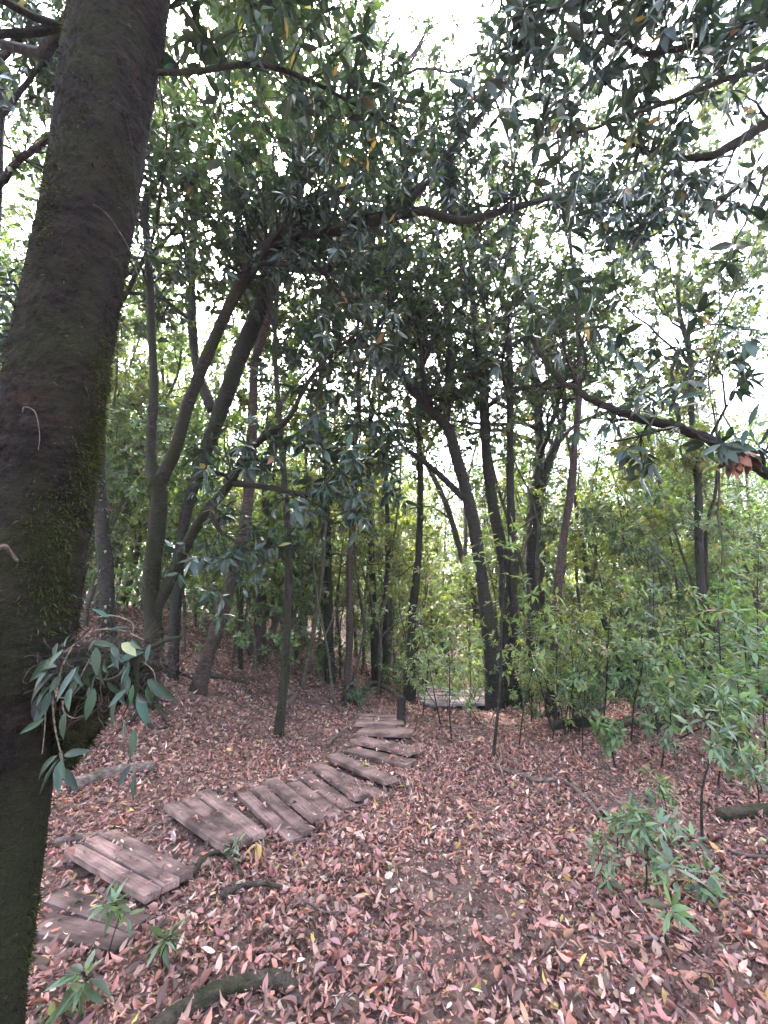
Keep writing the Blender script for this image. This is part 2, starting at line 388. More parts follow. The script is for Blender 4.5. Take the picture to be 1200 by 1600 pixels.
def puff(lv, rng, p, d, k, rad, size, kind, ratio=0.4, odd=0.02):
    q = p + rng.normal(0, rad, (k, 3)) * np.array([1, 1, .6])
    ld = nrm(rng.normal(0, 1, (k, 3)) * np.array([1, 1, .55]) + np.array([0, 0, -.25])); n = nrm(UP + rng.normal(0, .55, (k, 3))); L = size * rng.uniform(.6, 1.25, k)
    lv.block(q, ld, n, L, L * ratio * rng.uniform(.8, 1.2, k), rng.uniform(0, .3, k), rng.uniform(.05, .35, k), leafcols(rng, kind, k, odd))

# shared meshes for leaves that stand as objects of their own
LEAFSET = {}
def leaf_variants(key, kind, ratio, mat, odd=0.04, n=14, detail=2, seed=3, dry=False):
    rng = np.random.default_rng(seed + len(key)); out = []
    for i in range(n):
        col = leafcol(rng, kind, odd) if not dry else dry_col(rng)
        V, f3, f4, C = leaf_geo(np.zeros((1, 3)), np.array([[1., 0, 0]]), np.array([[0, 0, 1.]]), np.ones(1), np.array([ratio * rng.uniform(0.85, 1.15)]),
                                np.array([rng.uniform(0.05, 0.3) if not dry else rng.uniform(-0.35, 0.35)]), np.array([rng.uniform(0.08, 0.3) if not dry else rng.uniform(-0.1, 0.6)]), col[None], detail)
        # a gentle sideways bend so that no two variants share an outline
        V[:, 1] += rng.normal(0, 0.06) * V[:, 0] ** 2
        me = raw_mesh('leaf', V, [f3, f4], C); me.materials.append(mat); out.append(me)
    LEAFSET[key] = out; return out
def leaf_objects(lv, sel, key, rng, parent, origin, name='leaf', owner=None):
    vs = LEAFSET[key]
    A = lv.arrays()
    for i in sel:
        pos, d, n, L = A[0][i], A[1][i], A[2][i], float(A[3][i])
        d = nrm(d); n = nrm(n - d * np.dot(n, d)); s = np.cross(n, d)
        o = bpy.data.objects.new(name, vs[int(rng.integers(len(vs)))]); COL.objects.link(o); o.parent = parent if owner is None else owner[int(i)]
        m = Matrix(((d[0], s[0], n[0], 0), (d[1], s[1], n[1], 0), (d[2], s[2], n[2], 0), (0, 0, 0, 1)))
        q = pos - np.asarray(origin)
        o.matrix_local = Matrix.Translation(Vector(q)) @ m @ Matrix.Diagonal((L, L, L, 1))
def project(P):
    v = P - CAM; dep = v[..., 1] * CP + v[..., 2] * SP; b = -v[..., 1] * SP + v[..., 2] * CP
    return 600 + FPX * v[..., 0] / dep, 800 - FPX * b / dep, dep
def largest_in_view(lv, n):
    A = lv.arrays(); x, y, dep = project(A[0])
    vis = (dep > 0.2) & (x > -40) & (x < 1240) & (y > -40) & (y < 1640)
    size = np.where(vis, A[3] / np.maximum(dep, 0.2), 0)
    o = np.argsort(-size); return [int(i) for i in o[:n] if size[i] > 0]

DRYPAL = [((0.40, 0.212, 0.178), 5), ((0.49, 0.295, 0.255), 3), ((0.29, 0.14, 0.118), 5), ((0.115, 0.063, 0.056), 6), ((0.43, 0.185, 0.135), 2.4), ((0.56, 0.41, 0.345), 1.0), ((0.26, 0.26, 0.13), 0.12), ((0.45, 0.29, 0.10), 0.25)]
DRYC = np.array([x[0] for x in DRYPAL]); DRYW = np.array([x[1] for x in DRYPAL]); DRYW = DRYW / DRYW.sum()
def dry_cols(rng, n):
    c = DRYC[rng.choice(len(DRYC), n, p=DRYW)]; return np.clip(c * (1 + rng.normal(0, .2, (n, 1))) * (1 + rng.normal(0, .07, (n, 3))), .004, .9)
def dry_col(rng): return dry_cols(rng, 1)[0]
leaf_variants('rhodo', 'rhodo', 0.34, M['leaf'], 0.05)
M['leaf_epi'] = leaf_mat('leathery_leaf', 0.1, 0.42, 0.32)
leaf_variants('epi', 'epi', 0.27, M['leaf_epi'], 0.0)
leaf_variants('under', 'sage', 0.27, M['leaf_soft'], 0.04)
leaf_variants('dry', '', 0.42, M['dry'], n=40, dry=True, detail=2)

# ------------------------------------------------------------------ ground
def axis(lo, hi, fine_lo, fine_hi, step):
    a = list(np.arange(fine_lo, fine_hi, step)); s = step; v = fine_hi
    while v < hi: a.append(v); s *= 1.12; v += s
    a.append(hi); s = step; v = fine_lo - step
    b = []
    while v > lo: b.append(v); s *= 1.12; v -= s
    b.append(lo); return np.array(b[::-1] + a)
gx = axis(-90, 90, -8, 9, 0.09); gy = axis(-40, 110, 0.2, 13, 0.09)
X, Y = np.meshgrid(gx, gy); Zg = terr(X, Y)
Zg = Zg + np.where((np.abs(X) < 9) & (Y < 13.5) & (Y > 0), RNG.normal(0, 0.006, X.shape), 0)
nx, ny = len(gx), len(gy)
ii = (np.arange(ny - 1)[:, None] * nx + np.arange(nx - 1)[None, :])
gf = np.stack([ii, ii + 1, ii + nx + 1, ii + nx], -1).reshape(-1, 4)
tag(obj('ground', raw_mesh('ground', np.stack([X, Y, Zg], -1).reshape(-1, 3), [gf]), M['ground']), 'leaf strewn brown forest floor sloping away', None, None, 'structure')

# ------------------------------------------------------------------ boardwalk
PLANKS = []        # footprints (A,B,C,D world, top z) for strewing leaves
def plank_mesh(A, B, C, D, th, rng):
    """top corners A,B (left end) and C,D (right end); returns mesh in its own frame, plus the frame"""
    c = (A + B + C + D) / 4; ux = nrm((C + D) / 2 - (A + B) / 2); n = nrm(np.cross(ux, (B - A))); n = n if n[2] > 0 else -n; uy = np.cross(n, ux)
    L = np.linalg.norm((C + D) / 2 - (A + B) / 2); W = abs(np.dot((B - A), uy)) * 0.5 + abs(np.dot((C - D), uy)) * 0.5
    bm = bmesh.new(); bmesh.ops.create_cube(bm, size=1.0)
    for v in bm.verts:
        v.co = Vector((v.co.x * L * (1 + rng.normal(0, 0.006)), v.co.y * (W * 0.95) + rng.normal(0, 0.003), (v.co.z - 0.5) * th))
    bmesh.ops.bevel(bm, geom=bm.edges[:], offset=0.006, segments=1, affect='EDGES')
    me = bpy.data.meshes.new('plank'); bm.to_mesh(me); bm.free()
    Mx = Matrix(((ux[0], uy[0], n[0], c[0]), (ux[1], uy[1], n[1], c[1]), (ux[2], uy[2], n[2], c[2]), (0, 0, 0, 1)))
    return me, Mx
def platform(corners, n, lift, label, mat='plank', th=0.045, lifts=None, gap=0.012, group='wooden steps of the sunken boardwalk', seed=0):
    rng = np.random.default_rng(100 + seed)
    A, B, C, D = [G(*c) for c in corners]
    c0 = (A + B + C + D) / 4; root = empty('boardwalk_step', c0 - np.array([0, 0, 0.02]), label, 'boardwalk', group)
    for k in range(n):
        u0, u1 = k / n, (k + 1) / n
        z = np.array([0, 0, lift + (lifts[k] if lifts else rng.normal(0, 0.006))])
        sh = (C - B) * rng.normal(0, 0.009)
        a = A + (B - A) * (u0 + gap / 2) + z + sh; b = A + (B - A) * (u1 - gap / 2) + z + sh; c = D + (C - D) * (u1 - gap / 2) + z + sh; d = D + (C - D) * (u0 + gap / 2) + z + sh
        me, Mx = plank_mesh(a, b, c, d, th, rng)
        o = obj('plank', me, M[mat], root); o.matrix_local = Matrix.Translation(-root.location) @ Mx
        o.rotation_euler.x += rng.normal(0, 0.009); o.rotation_euler.y += rng.normal(0, 0.007)
        PLANKS.append((a, b, c, d))
    # bearers under the boards at both ends
    for s in (0.12, 0.88):
        p0 = A + (D - A) * s; p1 = B + (C - B) * s; zz = np.array([0, 0, lift - th - 0.004])
        v = nrm(D - A) * 0.03
        me, Mx = plank_mesh(p0 - v + zz, p1 - v + zz, p1 + v + zz, p0 + v + zz, 0.07, rng)
        me, Mx = plank_mesh(p0 - v + zz, p0 + v + zz, p1 + v + zz, p1 - v + zz, 0.07, rng)
        o = obj('bearer', me, M['plank_mud'], root); o.matrix_local = Matrix.Translation(-root.location) @ Mx
    return root
platform([(62, 1478), (85, 1388), (225, 1440), (192, 1500)], 2, 0.035, 'mud covered half buried boards at the start of the boardwalk beside the mossy trunk', 'plank_mud', seed=1)
platform([(95, 1350), (178, 1310), (302, 1380), (222, 1425)], 3, 0.075, 'first raised step of three clean brown planks nearest the mossy trunk', lifts=[0, 0.004, -0.003], seed=2)
platform([(253, 1278), (328, 1247), (415, 1320), (350, 1346)], 3, 0.075, 'second raised step of three planks with yellow withered sprig at its corner', seed=3)
platform([(368, 1250), (434, 1235), (506, 1298), (450, 1325)], 3, 0.065, 'leaf strewn step of three planks with raised back edge, third along the path', lifts=[-0.02, 0, 0.045], seed=4)
platform([(445, 1232), (505, 1206), (577, 1258), (515, 1288)], 3, 0.045, 'fourth step along the path, two sunken planks and one raised', lifts=[-0.01, 0, 0.05], seed=5)
platform([(497, 1207), (523, 1188), (617, 1229), (590, 1256)], 2, 0.045, 'fifth step where the path bends, one plank higher than the other', lifts=[-0.02, 0.05], seed=6)
platform([(541, 1184), (560, 1161), (650, 1182), (640, 1204)], 2, 0.07, 'sixth step along the path, two tilted planks beyond the bend', lifts=[-0.02, 0.03], seed=7)
platform([(560, 1158), (566, 1146), (645, 1150), (646, 1162)], 1, 0.085, 'single thin plank step lying just before the pale edged step', seed=8)
platform([(556, 1143), (558, 1121), (622, 1124), (633, 1144)], 3, 0.08, 'farthest low step with pale front edge beside the black post', lifts=[0.02, 0, 0], seed=9)
platform([(663, 1112), (660, 1080), (770, 1082), (782, 1110)], 5, 0.12, 'grey plank walkway half hidden behind saplings beyond the path', 'plank_grey', group='grey walkway beyond the path', seed=10)

# ------------------------------------------------------------------ trees traced by their trunks
def trace(pts, Y, n=None, sink=True, ws=1.0):
    """pts: (px, py, dY, width px) -> centre line (n,3), radii"""
    P = np.array([np.append(at(x, y, Y + dy), wd * 0.5 * ws * pxm(x, y, Y + dy)) for x, y, dy, wd in pts])
    if sink:
        b = P[0].copy(); g = tz(b[0], b[1]); b[2] = min(b[2], g) - 0.15; b[3] *= 1.5
        P = np.vstack([b, P])
    n = n or max(24, int(np.linalg.norm(np.diff(P[:, :3], axis=0), axis=1).sum() / .05)); Q = catmull(P, n); return Q[:, :3], np.maximum(Q[:, 3], 0.003)
def extend(P, R, H, rng, lean=0.12):
    """carry a trunk on upwards to height H above its base"""
    top = P[0][2] + H; pts = [P[-1]]; rr = [R[-1]]; d = nrm(P[-1] - P[-9]); d = nrm(d + UP * 0.3)
    while pts[-1][2] < top and len(pts) < 30:
        d = nrm(d + rng.normal(0, lean, 3) + UP * 0.12); pts.append(pts[-1] + d * 0.45); rr.append(max(0.012, rr[-1] * 0.93))
    return np.vstack([P, pts[1:]]) if len(pts) > 1 else P, np.concatenate([R, rr[1:]])
def crown_limbs(rng, P, R, h0, nl, L, root, origin, bmat, tips, maxl=3, up=0.3, nch=(3, 5), name='limb', along=3, rscale=0.55):
    z = P[:, 2] - P[0, 2]; idx = np.where(z > h0)[0]
    if len(idx) == 0: idx = np.array([len(P) - 1])
    for k in range(nl):
        i = int(idx[int((k + rng.random()) / nl * len(idx))]); d = nrm(P[min(i + 1, len(P) - 1)] - P[i - 1])
        a = math.radians(rng.uniform(35, 75)); cdir = d * math.cos(a) + perp(rng, d) * math.sin(a)
        tb = Tubes(); grow(rng, P[i], cdir, L * rng.uniform(0.6, 1.25), max(0.012, R[i] * rscale), 1, maxl, tb, tips, up, 0.6, nch, along=along)
        tb.build(name, bmat, root, origin)
    tips.append((P[-1], UP))
def base_of(P): return np.array([P[0][0], P[0][1], tz(P[0][0], P[0][1])])

def traced_tree(name, label, Y, stems, H, h0, nl, L, bmat='bark', leaf=('puff', 14, 0.16, 0.11, 'canopy'), seed=0, maxl=3, group=None, detail=0, cat='tree', nch=(3, 5), lump=0.13, along=3, moss=True, creeper=False):
    rng = np.random.default_rng(500 + seed); root = None; tips = []
    for si, st in enumerate(stems):
        P, R = trace(st, Y, sink=(si == 0), ws=0.72)
        if root is None:
            o = base_of(P); root = empty(name, o, label, cat, group)
        if H: P, R = extend(P, R, H * (1 if si == 0 else 0.9), rng)
        tb = Tubes(); big = R.max() > 0.06
        tb.add(P, R, 14 if big else 9, lump, rng); tb.build('trunk' if si == 0 else 'stem', M[bmat], root, o)
        if moss and si == 0: fuzz(P[:int(len(P) * .6)], R, 9000, rng, .01, .04, (0.06, 0.064, 0.027), root, o, .15, .5)
        if creeper and si == 0: fuzz(P[:int(len(P) * .5)], R, 700, rng, .04, .08, (0.16, 0.19, 0.12), root, o, .4, .6, 'creeper', 'leaf_soft', 1.0)
        crown_limbs(rng, P, R, h0 if si == 0 else max(0.3, h0 - (P[0][2] - o[2])), nl if si == 0 else max(3, nl // 2), L, root, o, M[bmat], tips, maxl, nch=nch, along=along)
    lv = Leaves()
    for p, d in tips:
        if leaf[0] == 'puff': puff(lv, rng, p, d, leaf[1], leaf[2], leaf[3], leaf[4])
        else: whorl(lv, rng, p, d, leaf[1], leaf[3], leaf[4], .42, down=.4, odd=.02)
    lv.build('crown', M['leaf_canopy'], root, o, detail)
    return root

def basey(px, py): return float(G(px, py)[1])

def fuzz(P, R, n, rng, L0, L1, col, parent, origin, ratio=.14, thr=-.2, kind='moss', mat='moss', down=.5):
    i = rng.integers(0, len(P) - 1, n); f = rng.random(n)[:, None]; c = P[i] * (1 - f) + P[i + 1] * f; r = R[i][:, None]; ax = nrm(P[i + 1] - P[i]); th = rng.uniform(0, 6.28, n)
    a = nrm(np.cross(ax, [0, 1, 0.01])); b = np.cross(ax, a); fr = .25 / float(R.mean())
    z = c[:, 2] * fr; m = np.sin(1.1 * z + 1.3 * th) + np.sin(2.3 * z - 2 * th + 1) + .7 * np.sin(5.3 * z + 3 * th) + rng.normal(0, .5, n) > thr
    rad = a * np.cos(th)[:, None] + b * np.sin(th)[:, None]; d = rad + rng.normal(0, .6, (n, 3)); d[:, 2] -= down
    L = rng.uniform(L0, L1, n) * np.where(rng.random(n) < .15, 1.8, 1); C = np.clip(np.array(col) * (1 + rng.normal(0, .35, (n, 1))) * (1 + rng.normal(0, .1, (n, 3))), .004, .9)
    lv = Leaves(); lv.block(*[x[m] for x in (c + rad * r * .97, nrm(d), nrm(ax + rng.normal(0, .4, (n, 3))), L, L * ratio, np.full(n, .3), np.full(n, .1), C)])
    o = lv.build(kind, M[mat], parent, origin, 0); o['kind'] = 'stuff'; return o

# --- the thick mossy trunk on the left
rng = np.random.default_rng(21)
Y1 = 1.62
P, R = trace([(-62, 1640, 0, 215), (-45, 1480, 0, 215), (-12, 1250, 0, 205), (18, 1050, 0, 206), (38, 930, 0, 196), (62, 780, 0, 182), (84, 640, 0, 170), (118, 450, 0, 158), (150, 280, 0, 150), (175, 110, 0, 150), (190, 0, 0, 150), (203, -120, 0.05, 150)], Y1, 90)
o1 = base_of(P); t1 = empty('mossy_tree', o1, 'thick dark mossy tree trunk leaning inwards along the left edge', 'tree')
P1, R1 = extend(P, R, 8.5, rng, 0.06)
tb = Tubes(); Pd = catmull(np.column_stack([P1, R1]), 420); tb.add(Pd[:, :3], Pd[:, 3], 96, 0.05, rng); tb.build('trunk', M['bark_moss'], t1, o1)
tips = []
crown_limbs(rng, P1, R1, 5.2, 8, 2.2, t1, o1, M['bark_dark'], tips, 3, rscale=.2)
# the limb that leaves the trunk near the top of the frame
lt = Tubes(); lp = catmull([np.append(at(x, y, yy), wd * 0.5 * pxm(x, y, yy)) for x, y, yy, wd in [(215, 112, 1.62, 10), (300, 112, 1.75, 9), (400, 100, 1.95, 8), (470, 120, 2.1, 7), (540, 155, 2.25, 5), (620, 200, 2.4, 3)]], 30)
lt.add(lp[:, :3], lp[:, 3], 8, 0.06, rng); near_tips = []
for i in list(range(5, 30)) + list(range(8, 30, 2)):
    d = nrm(lp[min(i + 1, 29), :3] - lp[i - 1, :3]); a = rng.uniform(0.6, 1.2); dd = d * math.cos(a) + perp(rng, d) * math.sin(a)
    grow(rng, lp[i, :3], dd, rng.uniform(0.3, 0.6), 0.006, 1, 2, lt, near_tips, 0.1, 0.5, (1, 3), along=1)
lo1 = lt.build('limb', M['bark_dark'], t1, o1)
lv = Leaves()
for p, d in near_tips: whorl(lv, rng, p, d, int(rng.integers(5, 8)), 0.12, 'rhodo', odd=0.10, down=0.5)
big = largest_in_view(lv, 200); leaf_objects(lv, big, 'rhodo', rng, lo1, o1)
rest = np.setdiff1d(np.arange(len(lv)), big)
for p, d in tips: puff(lv, rng, p, d, 10, 0.18, 0.12, 'canopy')
lv.build('crown', M['leaf_canopy'], t1, o1, 0, np.concatenate([rest, np.arange(len(big) + len(rest), len(lv))]).astype(int))
# moss fuzz on the trunk
fuzz(P, R, 60000, rng, .006, .02, (0.026, 0.024, 0.012), t1, o1, .13, -.3)
fuzz(P[4:52], R[4:52], 60000, rng, .008, .02, (0.06, 0.066, 0.024), t1, o1, .16, .75, down=.6)
fuzz(P, R, 90000, rng, .008, .022, (0.07, 0.075, 0.027), t1, o1, .12, 1.25, down=.6)
def surf(px, py, lift=0.0):       # a point of the trunk's front surface behind a pixel
    q = at(px, py, Y1)
    for _ in range(4):
        i = int(np.argmin(np.abs(P[:, 2] - q[2]))); dx = np.clip((q[0] - P[i][0]) / R[i], -.97, .97); q = at(px, py, P[i][1] - R[i] * math.sqrt(1 - dx * dx))
    i = int(np.argmin(np.abs(P[:, 2] - q[2]))); dx = np.clip((q[0] - P[i][0]) / R[i], -0.97, 0.97)
    return np.array([q[0], P[i][1] - R[i] * math.sqrt(1 - dx * dx) - lift, q[2]])
def wire(pts, r, name, mat, parent, origin, n=24, sides=6):
    tb = Tubes(); q = catmull(np.array(pts), n); rr = np.linspace(1, 0.6, n) * r; tb.add(q, rr, sides, 0.08, rng); return tb.build(name, mat, parent, origin)
wire([surf(-30, 885, -.01), surf(0, 877, .05), surf(25, 870, .09), surf(46, 860, .08), surf(58, 868, .03), surf(64, 885, -.02)], 0.009, 'broken_twig', M['dead'], t1, o1)
wire([surf(35, 645, .0), surf(42, 638, .012), surf(58, 645, .012), surf(66, 668, .01), surf(70, 690, .008), surf(64, 705, .004)], 0.002, 'rootlet', M['dead'], t1, o1)
wire([surf(205, 195, .01), surf(210, 240, .012), surf(214, 290, .012), surf(222, 330, .0)], 0.003, 'rootlet', M['bark_dark'], t1, o1)
wire([surf(160, 350, .0), surf(178, 352, .015), surf(192, 370, .015), surf(203, 390, .0)], 0.002, 'rootlet', M['dead'], t1, o1)

# --- the plant that grows on the mossy trunk
rng = np.random.default_rng(22)
YE = 1.50
oe = at(150, 1060, YE + 0.1); ep = empty('epiphyte_plant', oe, 'leafy plant with wiry pale roots growing out of the side of the mossy trunk', 'plant')
# brown root ball: a tangle of rootlets around a lumpy core
bm = bmesh.new(); bmesh.ops.create_icosphere(bm, subdivisions=4, radius=1.0)
for v in bm.verts:
    c = v.co; s = 1 + 0.13 * math.sin(7 * c.x + 3 * c.z) + 0.11 * math.sin(9 * c.y - 4 * c.x) + 0.09 * math.sin(13 * c.z + 5 * c.y) + random.Random(v.index).uniform(-.06, .06)
    v.co = Vector((c.x * 0.165 * s, c.y * 0.13 * s, c.z * 0.085 * s))
me = bpy.data.meshes.new('root_ball'); bm.to_mesh(me); bm.free()
for pl in me.polygons: pl.use_smooth = True
core = obj('root_ball', me, M['bark_dark'], ep); core.location = Vector(at(168, 1045, YE + 0.12) - oe)
# the dark stub that carries it
tb = Tubes(); q = catmull([np.append(at(60, 1090, YE + .25), .09), np.append(at(120, 1110, YE + .2), .085), np.append(at(160, 1075, YE + .17), .07), np.append(at(215, 1062, YE + .1), .04)], 14); tb.add(q[:, :3], q[:, 3], 20, 0.2, rng); tb.build('stub', M['bark_moss'], ep, oe); fuzz(q[:, :3], q[:, 3], 9000, rng, .008, .025, (0.03, 0.03, 0.014), ep, oe, .13, -.5)
tb = Tubes(); q = catmull([np.append(at(150, 1080, YE + .22), .05), np.append(at(135, 1115, YE + .22), .062), np.append(at(110, 1160, YE + .2), .05), np.append(at(75, 1215, YE + .2), .03)], 24); tb.add(q[:, :3], q[:, 3], 20, 0.22, rng); tb.build('stub', M['bark_moss'], ep, oe); fuzz(q[:, :3], q[:, 3], 9000, rng, .008, .025, (0.03, 0.03, 0.014), ep, oe, .13, -.5)
for pts, r in [([(205, 1025), (240, 1010), (262, 1000), (285, 995)], .012), ([(100, 1020), (120, 1005), (150, 985), (190, 985), (225, 1000)], .004),
               ([(88, 1090), (92, 1060), (100, 1035), (112, 1012)], .005), ([(140, 1035), (148, 1042), (150, 1058), (165, 1062), (185, 1055), (198, 1035), (205, 1014)], .0052),
               ([(85, 1075), (90, 1088), (105, 1090), (115, 1080), (122, 1065), (140, 1030)], .004), ([(98, 1095), (100, 1112), (115, 1122), (130, 1118)], .0035), ([(82, 1090), (85, 1130), (92, 1165), (95, 1175)], .004),
               ([(72, 1095), (70, 1140), (66, 1178)], .003), ([(95, 1175), (97, 1200), (92, 1230)], .006), ([(215, 1000), (212, 1070), (214, 1095), (222, 1120), (240, 1138)], .012), ([(150, 965), (175, 962), (205, 972), (208, 990)], .004),
               ([(225, 1035), (240, 1050), (244, 1075)], .003), ([(180, 1185), (205, 1200), (212, 1220)], .003), ([(190, 1120), (205, 1165), (211, 1195)], .003)]:
    dy = -0.05 + rng.uniform(-.03, .05)
    wire([at(x, y, YE + dy) for x, y in pts], r * 0.8, 'root', M['root'] if r < .011 else M['bark'], ep, oe)
tbr = Tubes()
for k in range(320):
    c = at(168, 1045, YE + 0.10) + nrm(rng.normal(0, 1, 3)) * np.array([.165, .13, .09]) * rng.uniform(.85, 1.15); d = nrm(rng.normal(0, 1, 3)); pts = [c]
    for j in range(6): d = nrm(d + rng.normal(0, .6, 3)); pts.append(pts[-1] + d * 0.025)
    tbr.add(catmull(pts, 10), np.full(10, rng.uniform(.0009, .003)), 4, cap=False)
ro = tbr.build('rootlets', M['bark_red'], ep, oe); ro['kind'] = 'stuff'
lv = Leaves()
for (x, y, x2, y2) in [(100, 1015, 62, 1045), (84, 1052, 28, 1102), (95, 1055, 76, 1080), (124, 1040, 92, 1080), (80, 1070, 50, 1100), (132, 1050, 138, 1076), (165, 1030, 160, 1056), (186, 1020, 178, 1046), (205, 1040, 186, 1062),
                       (168, 1063, 190, 1092), (148, 1075, 130, 1130), (102, 1112, 95, 1160), (70, 1122, 28, 1150), (90, 1180, 45, 1218), (92, 1186, 55, 1245), (96, 1185, 100, 1222), (92, 1190, 90, 1245), (100, 1180, 135, 1172),
                       (100, 1200, 118, 1240), (198, 1120, 192, 1160), (208, 1140, 210, 1185), (204, 1195, 182, 1232), (212, 1205, 208, 1258), (150, 1000, 130, 1018), (145, 1004, 182, 1008), (120, 1060, 110, 1085), (200, 1055, 202, 1085), (180, 1080, 200, 1102), (112, 990, 100, 1000), (205, 1000, 215, 1012),
                       (170, 965, 160, 958), (235, 1060, 248, 1092), (215, 1085, 226, 1100), (228, 1075, 240, 1102), (150, 1052, 140, 1090), (110, 1075, 104, 1110), (172, 985, 200, 978), (62, 1085, 50, 1140)]:
    dy = YE - 0.12 + rng.uniform(-.05, .06); a = at(x, y, dy); b = at(x2, y2, dy - rng.uniform(-.02, .06)); d = b - a; L = np.linalg.norm(d)
    lv.add(a, nrm(d), nrm(np.array([rng.normal(0, .5), -1, .5 + rng.normal(0, .4)])), max(L, .06) * .95, L * .27, .1, .2, (0, 0, 0))
for k in range(26):
    x = rng.uniform(70, 235); y = rng.uniform(1000, 1085); dy = YE - .1 + rng.uniform(-.06, .1); a = at(x, y, dy); ang = rng.normal(-1.57, .7); L = rng.uniform(.055, .12)
    lv.add(a, nrm(np.array([math.cos(ang), rng.normal(-.3, .3), math.sin(ang)])), nrm(np.array([rng.normal(0, .5), -1, .6])), L, L * .27, .1, .2, (0, 0, 0))
leaf_objects(lv, range(len(lv)), 'epi', rng, ep, oe)
vs = leaf_variants('pink', 'epi', 0.4, M['dry'], 0.0, 2, dry=True, seed=9); lvp = Leaves()
a = at(190, 1005, YE - .1); lvp.add(a, nrm(np.array([.5, 0, -.3])), np.array([0, -.8, .6]), .07, .03, .1, .2, (0, 0, 0)); leaf_objects(lvp, [0], 'pink', rng, ep, oe, 'withered_leaf')

# --- the forked tree whose limb arches over the path
rng = np.random.default_rng(23)
Y3 = basey(235, 1105)
P, R = trace([(228, 1105, 0, 40), (241, 1010, -.1, 30), (236, 920, -.3, 27), (248, 800, -.5, 26), (245, 745, -.6, 30)], Y3, 40)
o3 = base_of(P); t3 = empty('arching_tree', o3, 'mossy forked tree whose long limb arches over the path with big dark leaves', 'tree')
tb = Tubes(); tb.add(P, R, 20, 0.13, rng); tb.build('trunk', M['bark'], t3, o3); fuzz(P, R, 16000, rng, .01, .035, (0.06, 0.065, 0.026), t3, o3, .14, .1)
limbs3 = [
    ([(250, 755, -.6, 20), (275, 700, -.7, 20), (298, 620, -.85, 20), (348, 500, -1.1, 20), (395, 415, -1.3, 21), (440, 372, -1.45, 20), (510, 362, -1.55, 16), (590, 343, -1.6, 16), (650, 300, -1.65, 14), (700, 240, -1.7, 10), (760, 170, -1.8, 7), (800, 120, -1.85, 4)], 22),
    ([(590, 343, -1.6, 13), (660, 330, -1.6, 13), (720, 345, -1.55, 12), (800, 325, -1.5, 10), (900, 300, -1.4, 8), (960, 315, -1.35, 5), (1010, 340, -1.3, 3)], 18),
    ([(244, 760, -.6, 26), (236, 700, -.6, 18), (240, 600, -.6, 15), (235, 480, -.6, 14), (232, 400, -.6, 13), (226, 320, -.6, 11), (240, 290, -.6, 8), (262, 270, -.6, 5)], 7),
    ([(242, 960, -.2, 21), (275, 885, -.4, 19), (318, 805, -.7, 16), (352, 765, -.9, 14), (382, 715, -1.05, 14), (410, 685, -1.2, 11), (450, 655, -1.35, 9), (480, 600, -1.45, 7), (515, 555, -1.5, 6), (560, 520, -1.5, 4)], 11),
    ([(352, 752, -.9, 12), (420, 762, -1.1, 10), (490, 772, -1.25, 8), (540, 740, -1.3, 5), (590, 700, -1.35, 3)], 11),
    ([(352, 770, -.9, 10), (330, 800, -1.0, 8), (345, 830, -1.05, 6), (375, 850, -1.1, 4)], 6),
    ([(470, 362, -1.5, 11), (488, 330, -1.5, 9), (505, 305, -1.5, 8), (545, 295, -1.5, 6), (600, 260, -1.5, 4)], 8),
    ([(440, 375, -1.45, 9), (500, 420, -1.4, 7), (545, 480, -1.35, 5), (600, 540, -1.3, 4)], 5),
    ([(690, 338, -1.55, 9), (712, 300, -1.55, 7), (700, 255, -1.55, 6), (725, 200, -1.55, 4)], 7)]
lv = Leaves(); own3 = []
for pts, nt_ in limbs3:
    Q = catmull([np.append(at(x, y, Y3 + dy), wd * 0.5 * pxm(x, y, Y3 + dy)) for x, y, dy, wd in pts], len(pts) * 12)
    tb = Tubes(); tb.add(Q[:, :3], Q[:, 3], 10, 0.1, rng); tips = []
    for k in range(int(nt_ * 2.2)):
        i = int(len(Q) * rng.uniform(0.33, 0.99)); d = nrm(Q[min(i + 1, len(Q) - 1), :3] - Q[i - 1, :3]); a = rng.uniform(0.5, 1.2)
        dd = d * math.cos(a) + perp(rng, d) * math.sin(a)
        grow(rng, Q[i, :3], dd, rng.uniform(0.35, 0.85), max(.004, Q[i, 3] * .35), 1, 2, tb, tips, 0.1, 0.55, (2, 3), along=1)
    tips.append((Q[-1, :3], nrm(Q[-1, :3] - Q[-3, :3])))
    lo = tb.build('limb', M['bark'], t3, o3); n0 = len(lv)
    for p, d in tips:
        if rng.random() < 0.85: whorl(lv, rng, p, d, int(rng.integers(5, 9)), 0.165, 'rhodo', odd=0.035, down=0.45)
    own3 += [lo] * (len(lv) - n0)
big = largest_in_view(lv, 300); leaf_objects(lv, big, 'rhodo', rng, t3, o3, owner=own3)
lv.build('crown', M['leaf'], t3, o3, 1, np.setdiff1d(np.arange(len(lv)), big))
for k, (a, b, c) in enumerate([((225, 1110), (200, 1135), (170, 1150)), ((240, 1112), (262, 1135), (240, 1140)), ((252, 1050), (275, 1052), (320, 1068))]):
    g = [G(*q) for q in (a, b, c)]; wire([g[0] + [0, 0, .10], g[1] + [0, 0, .03], g[2] - [0, 0, .02]], .03, 'root', M['bark'], t3, o3)

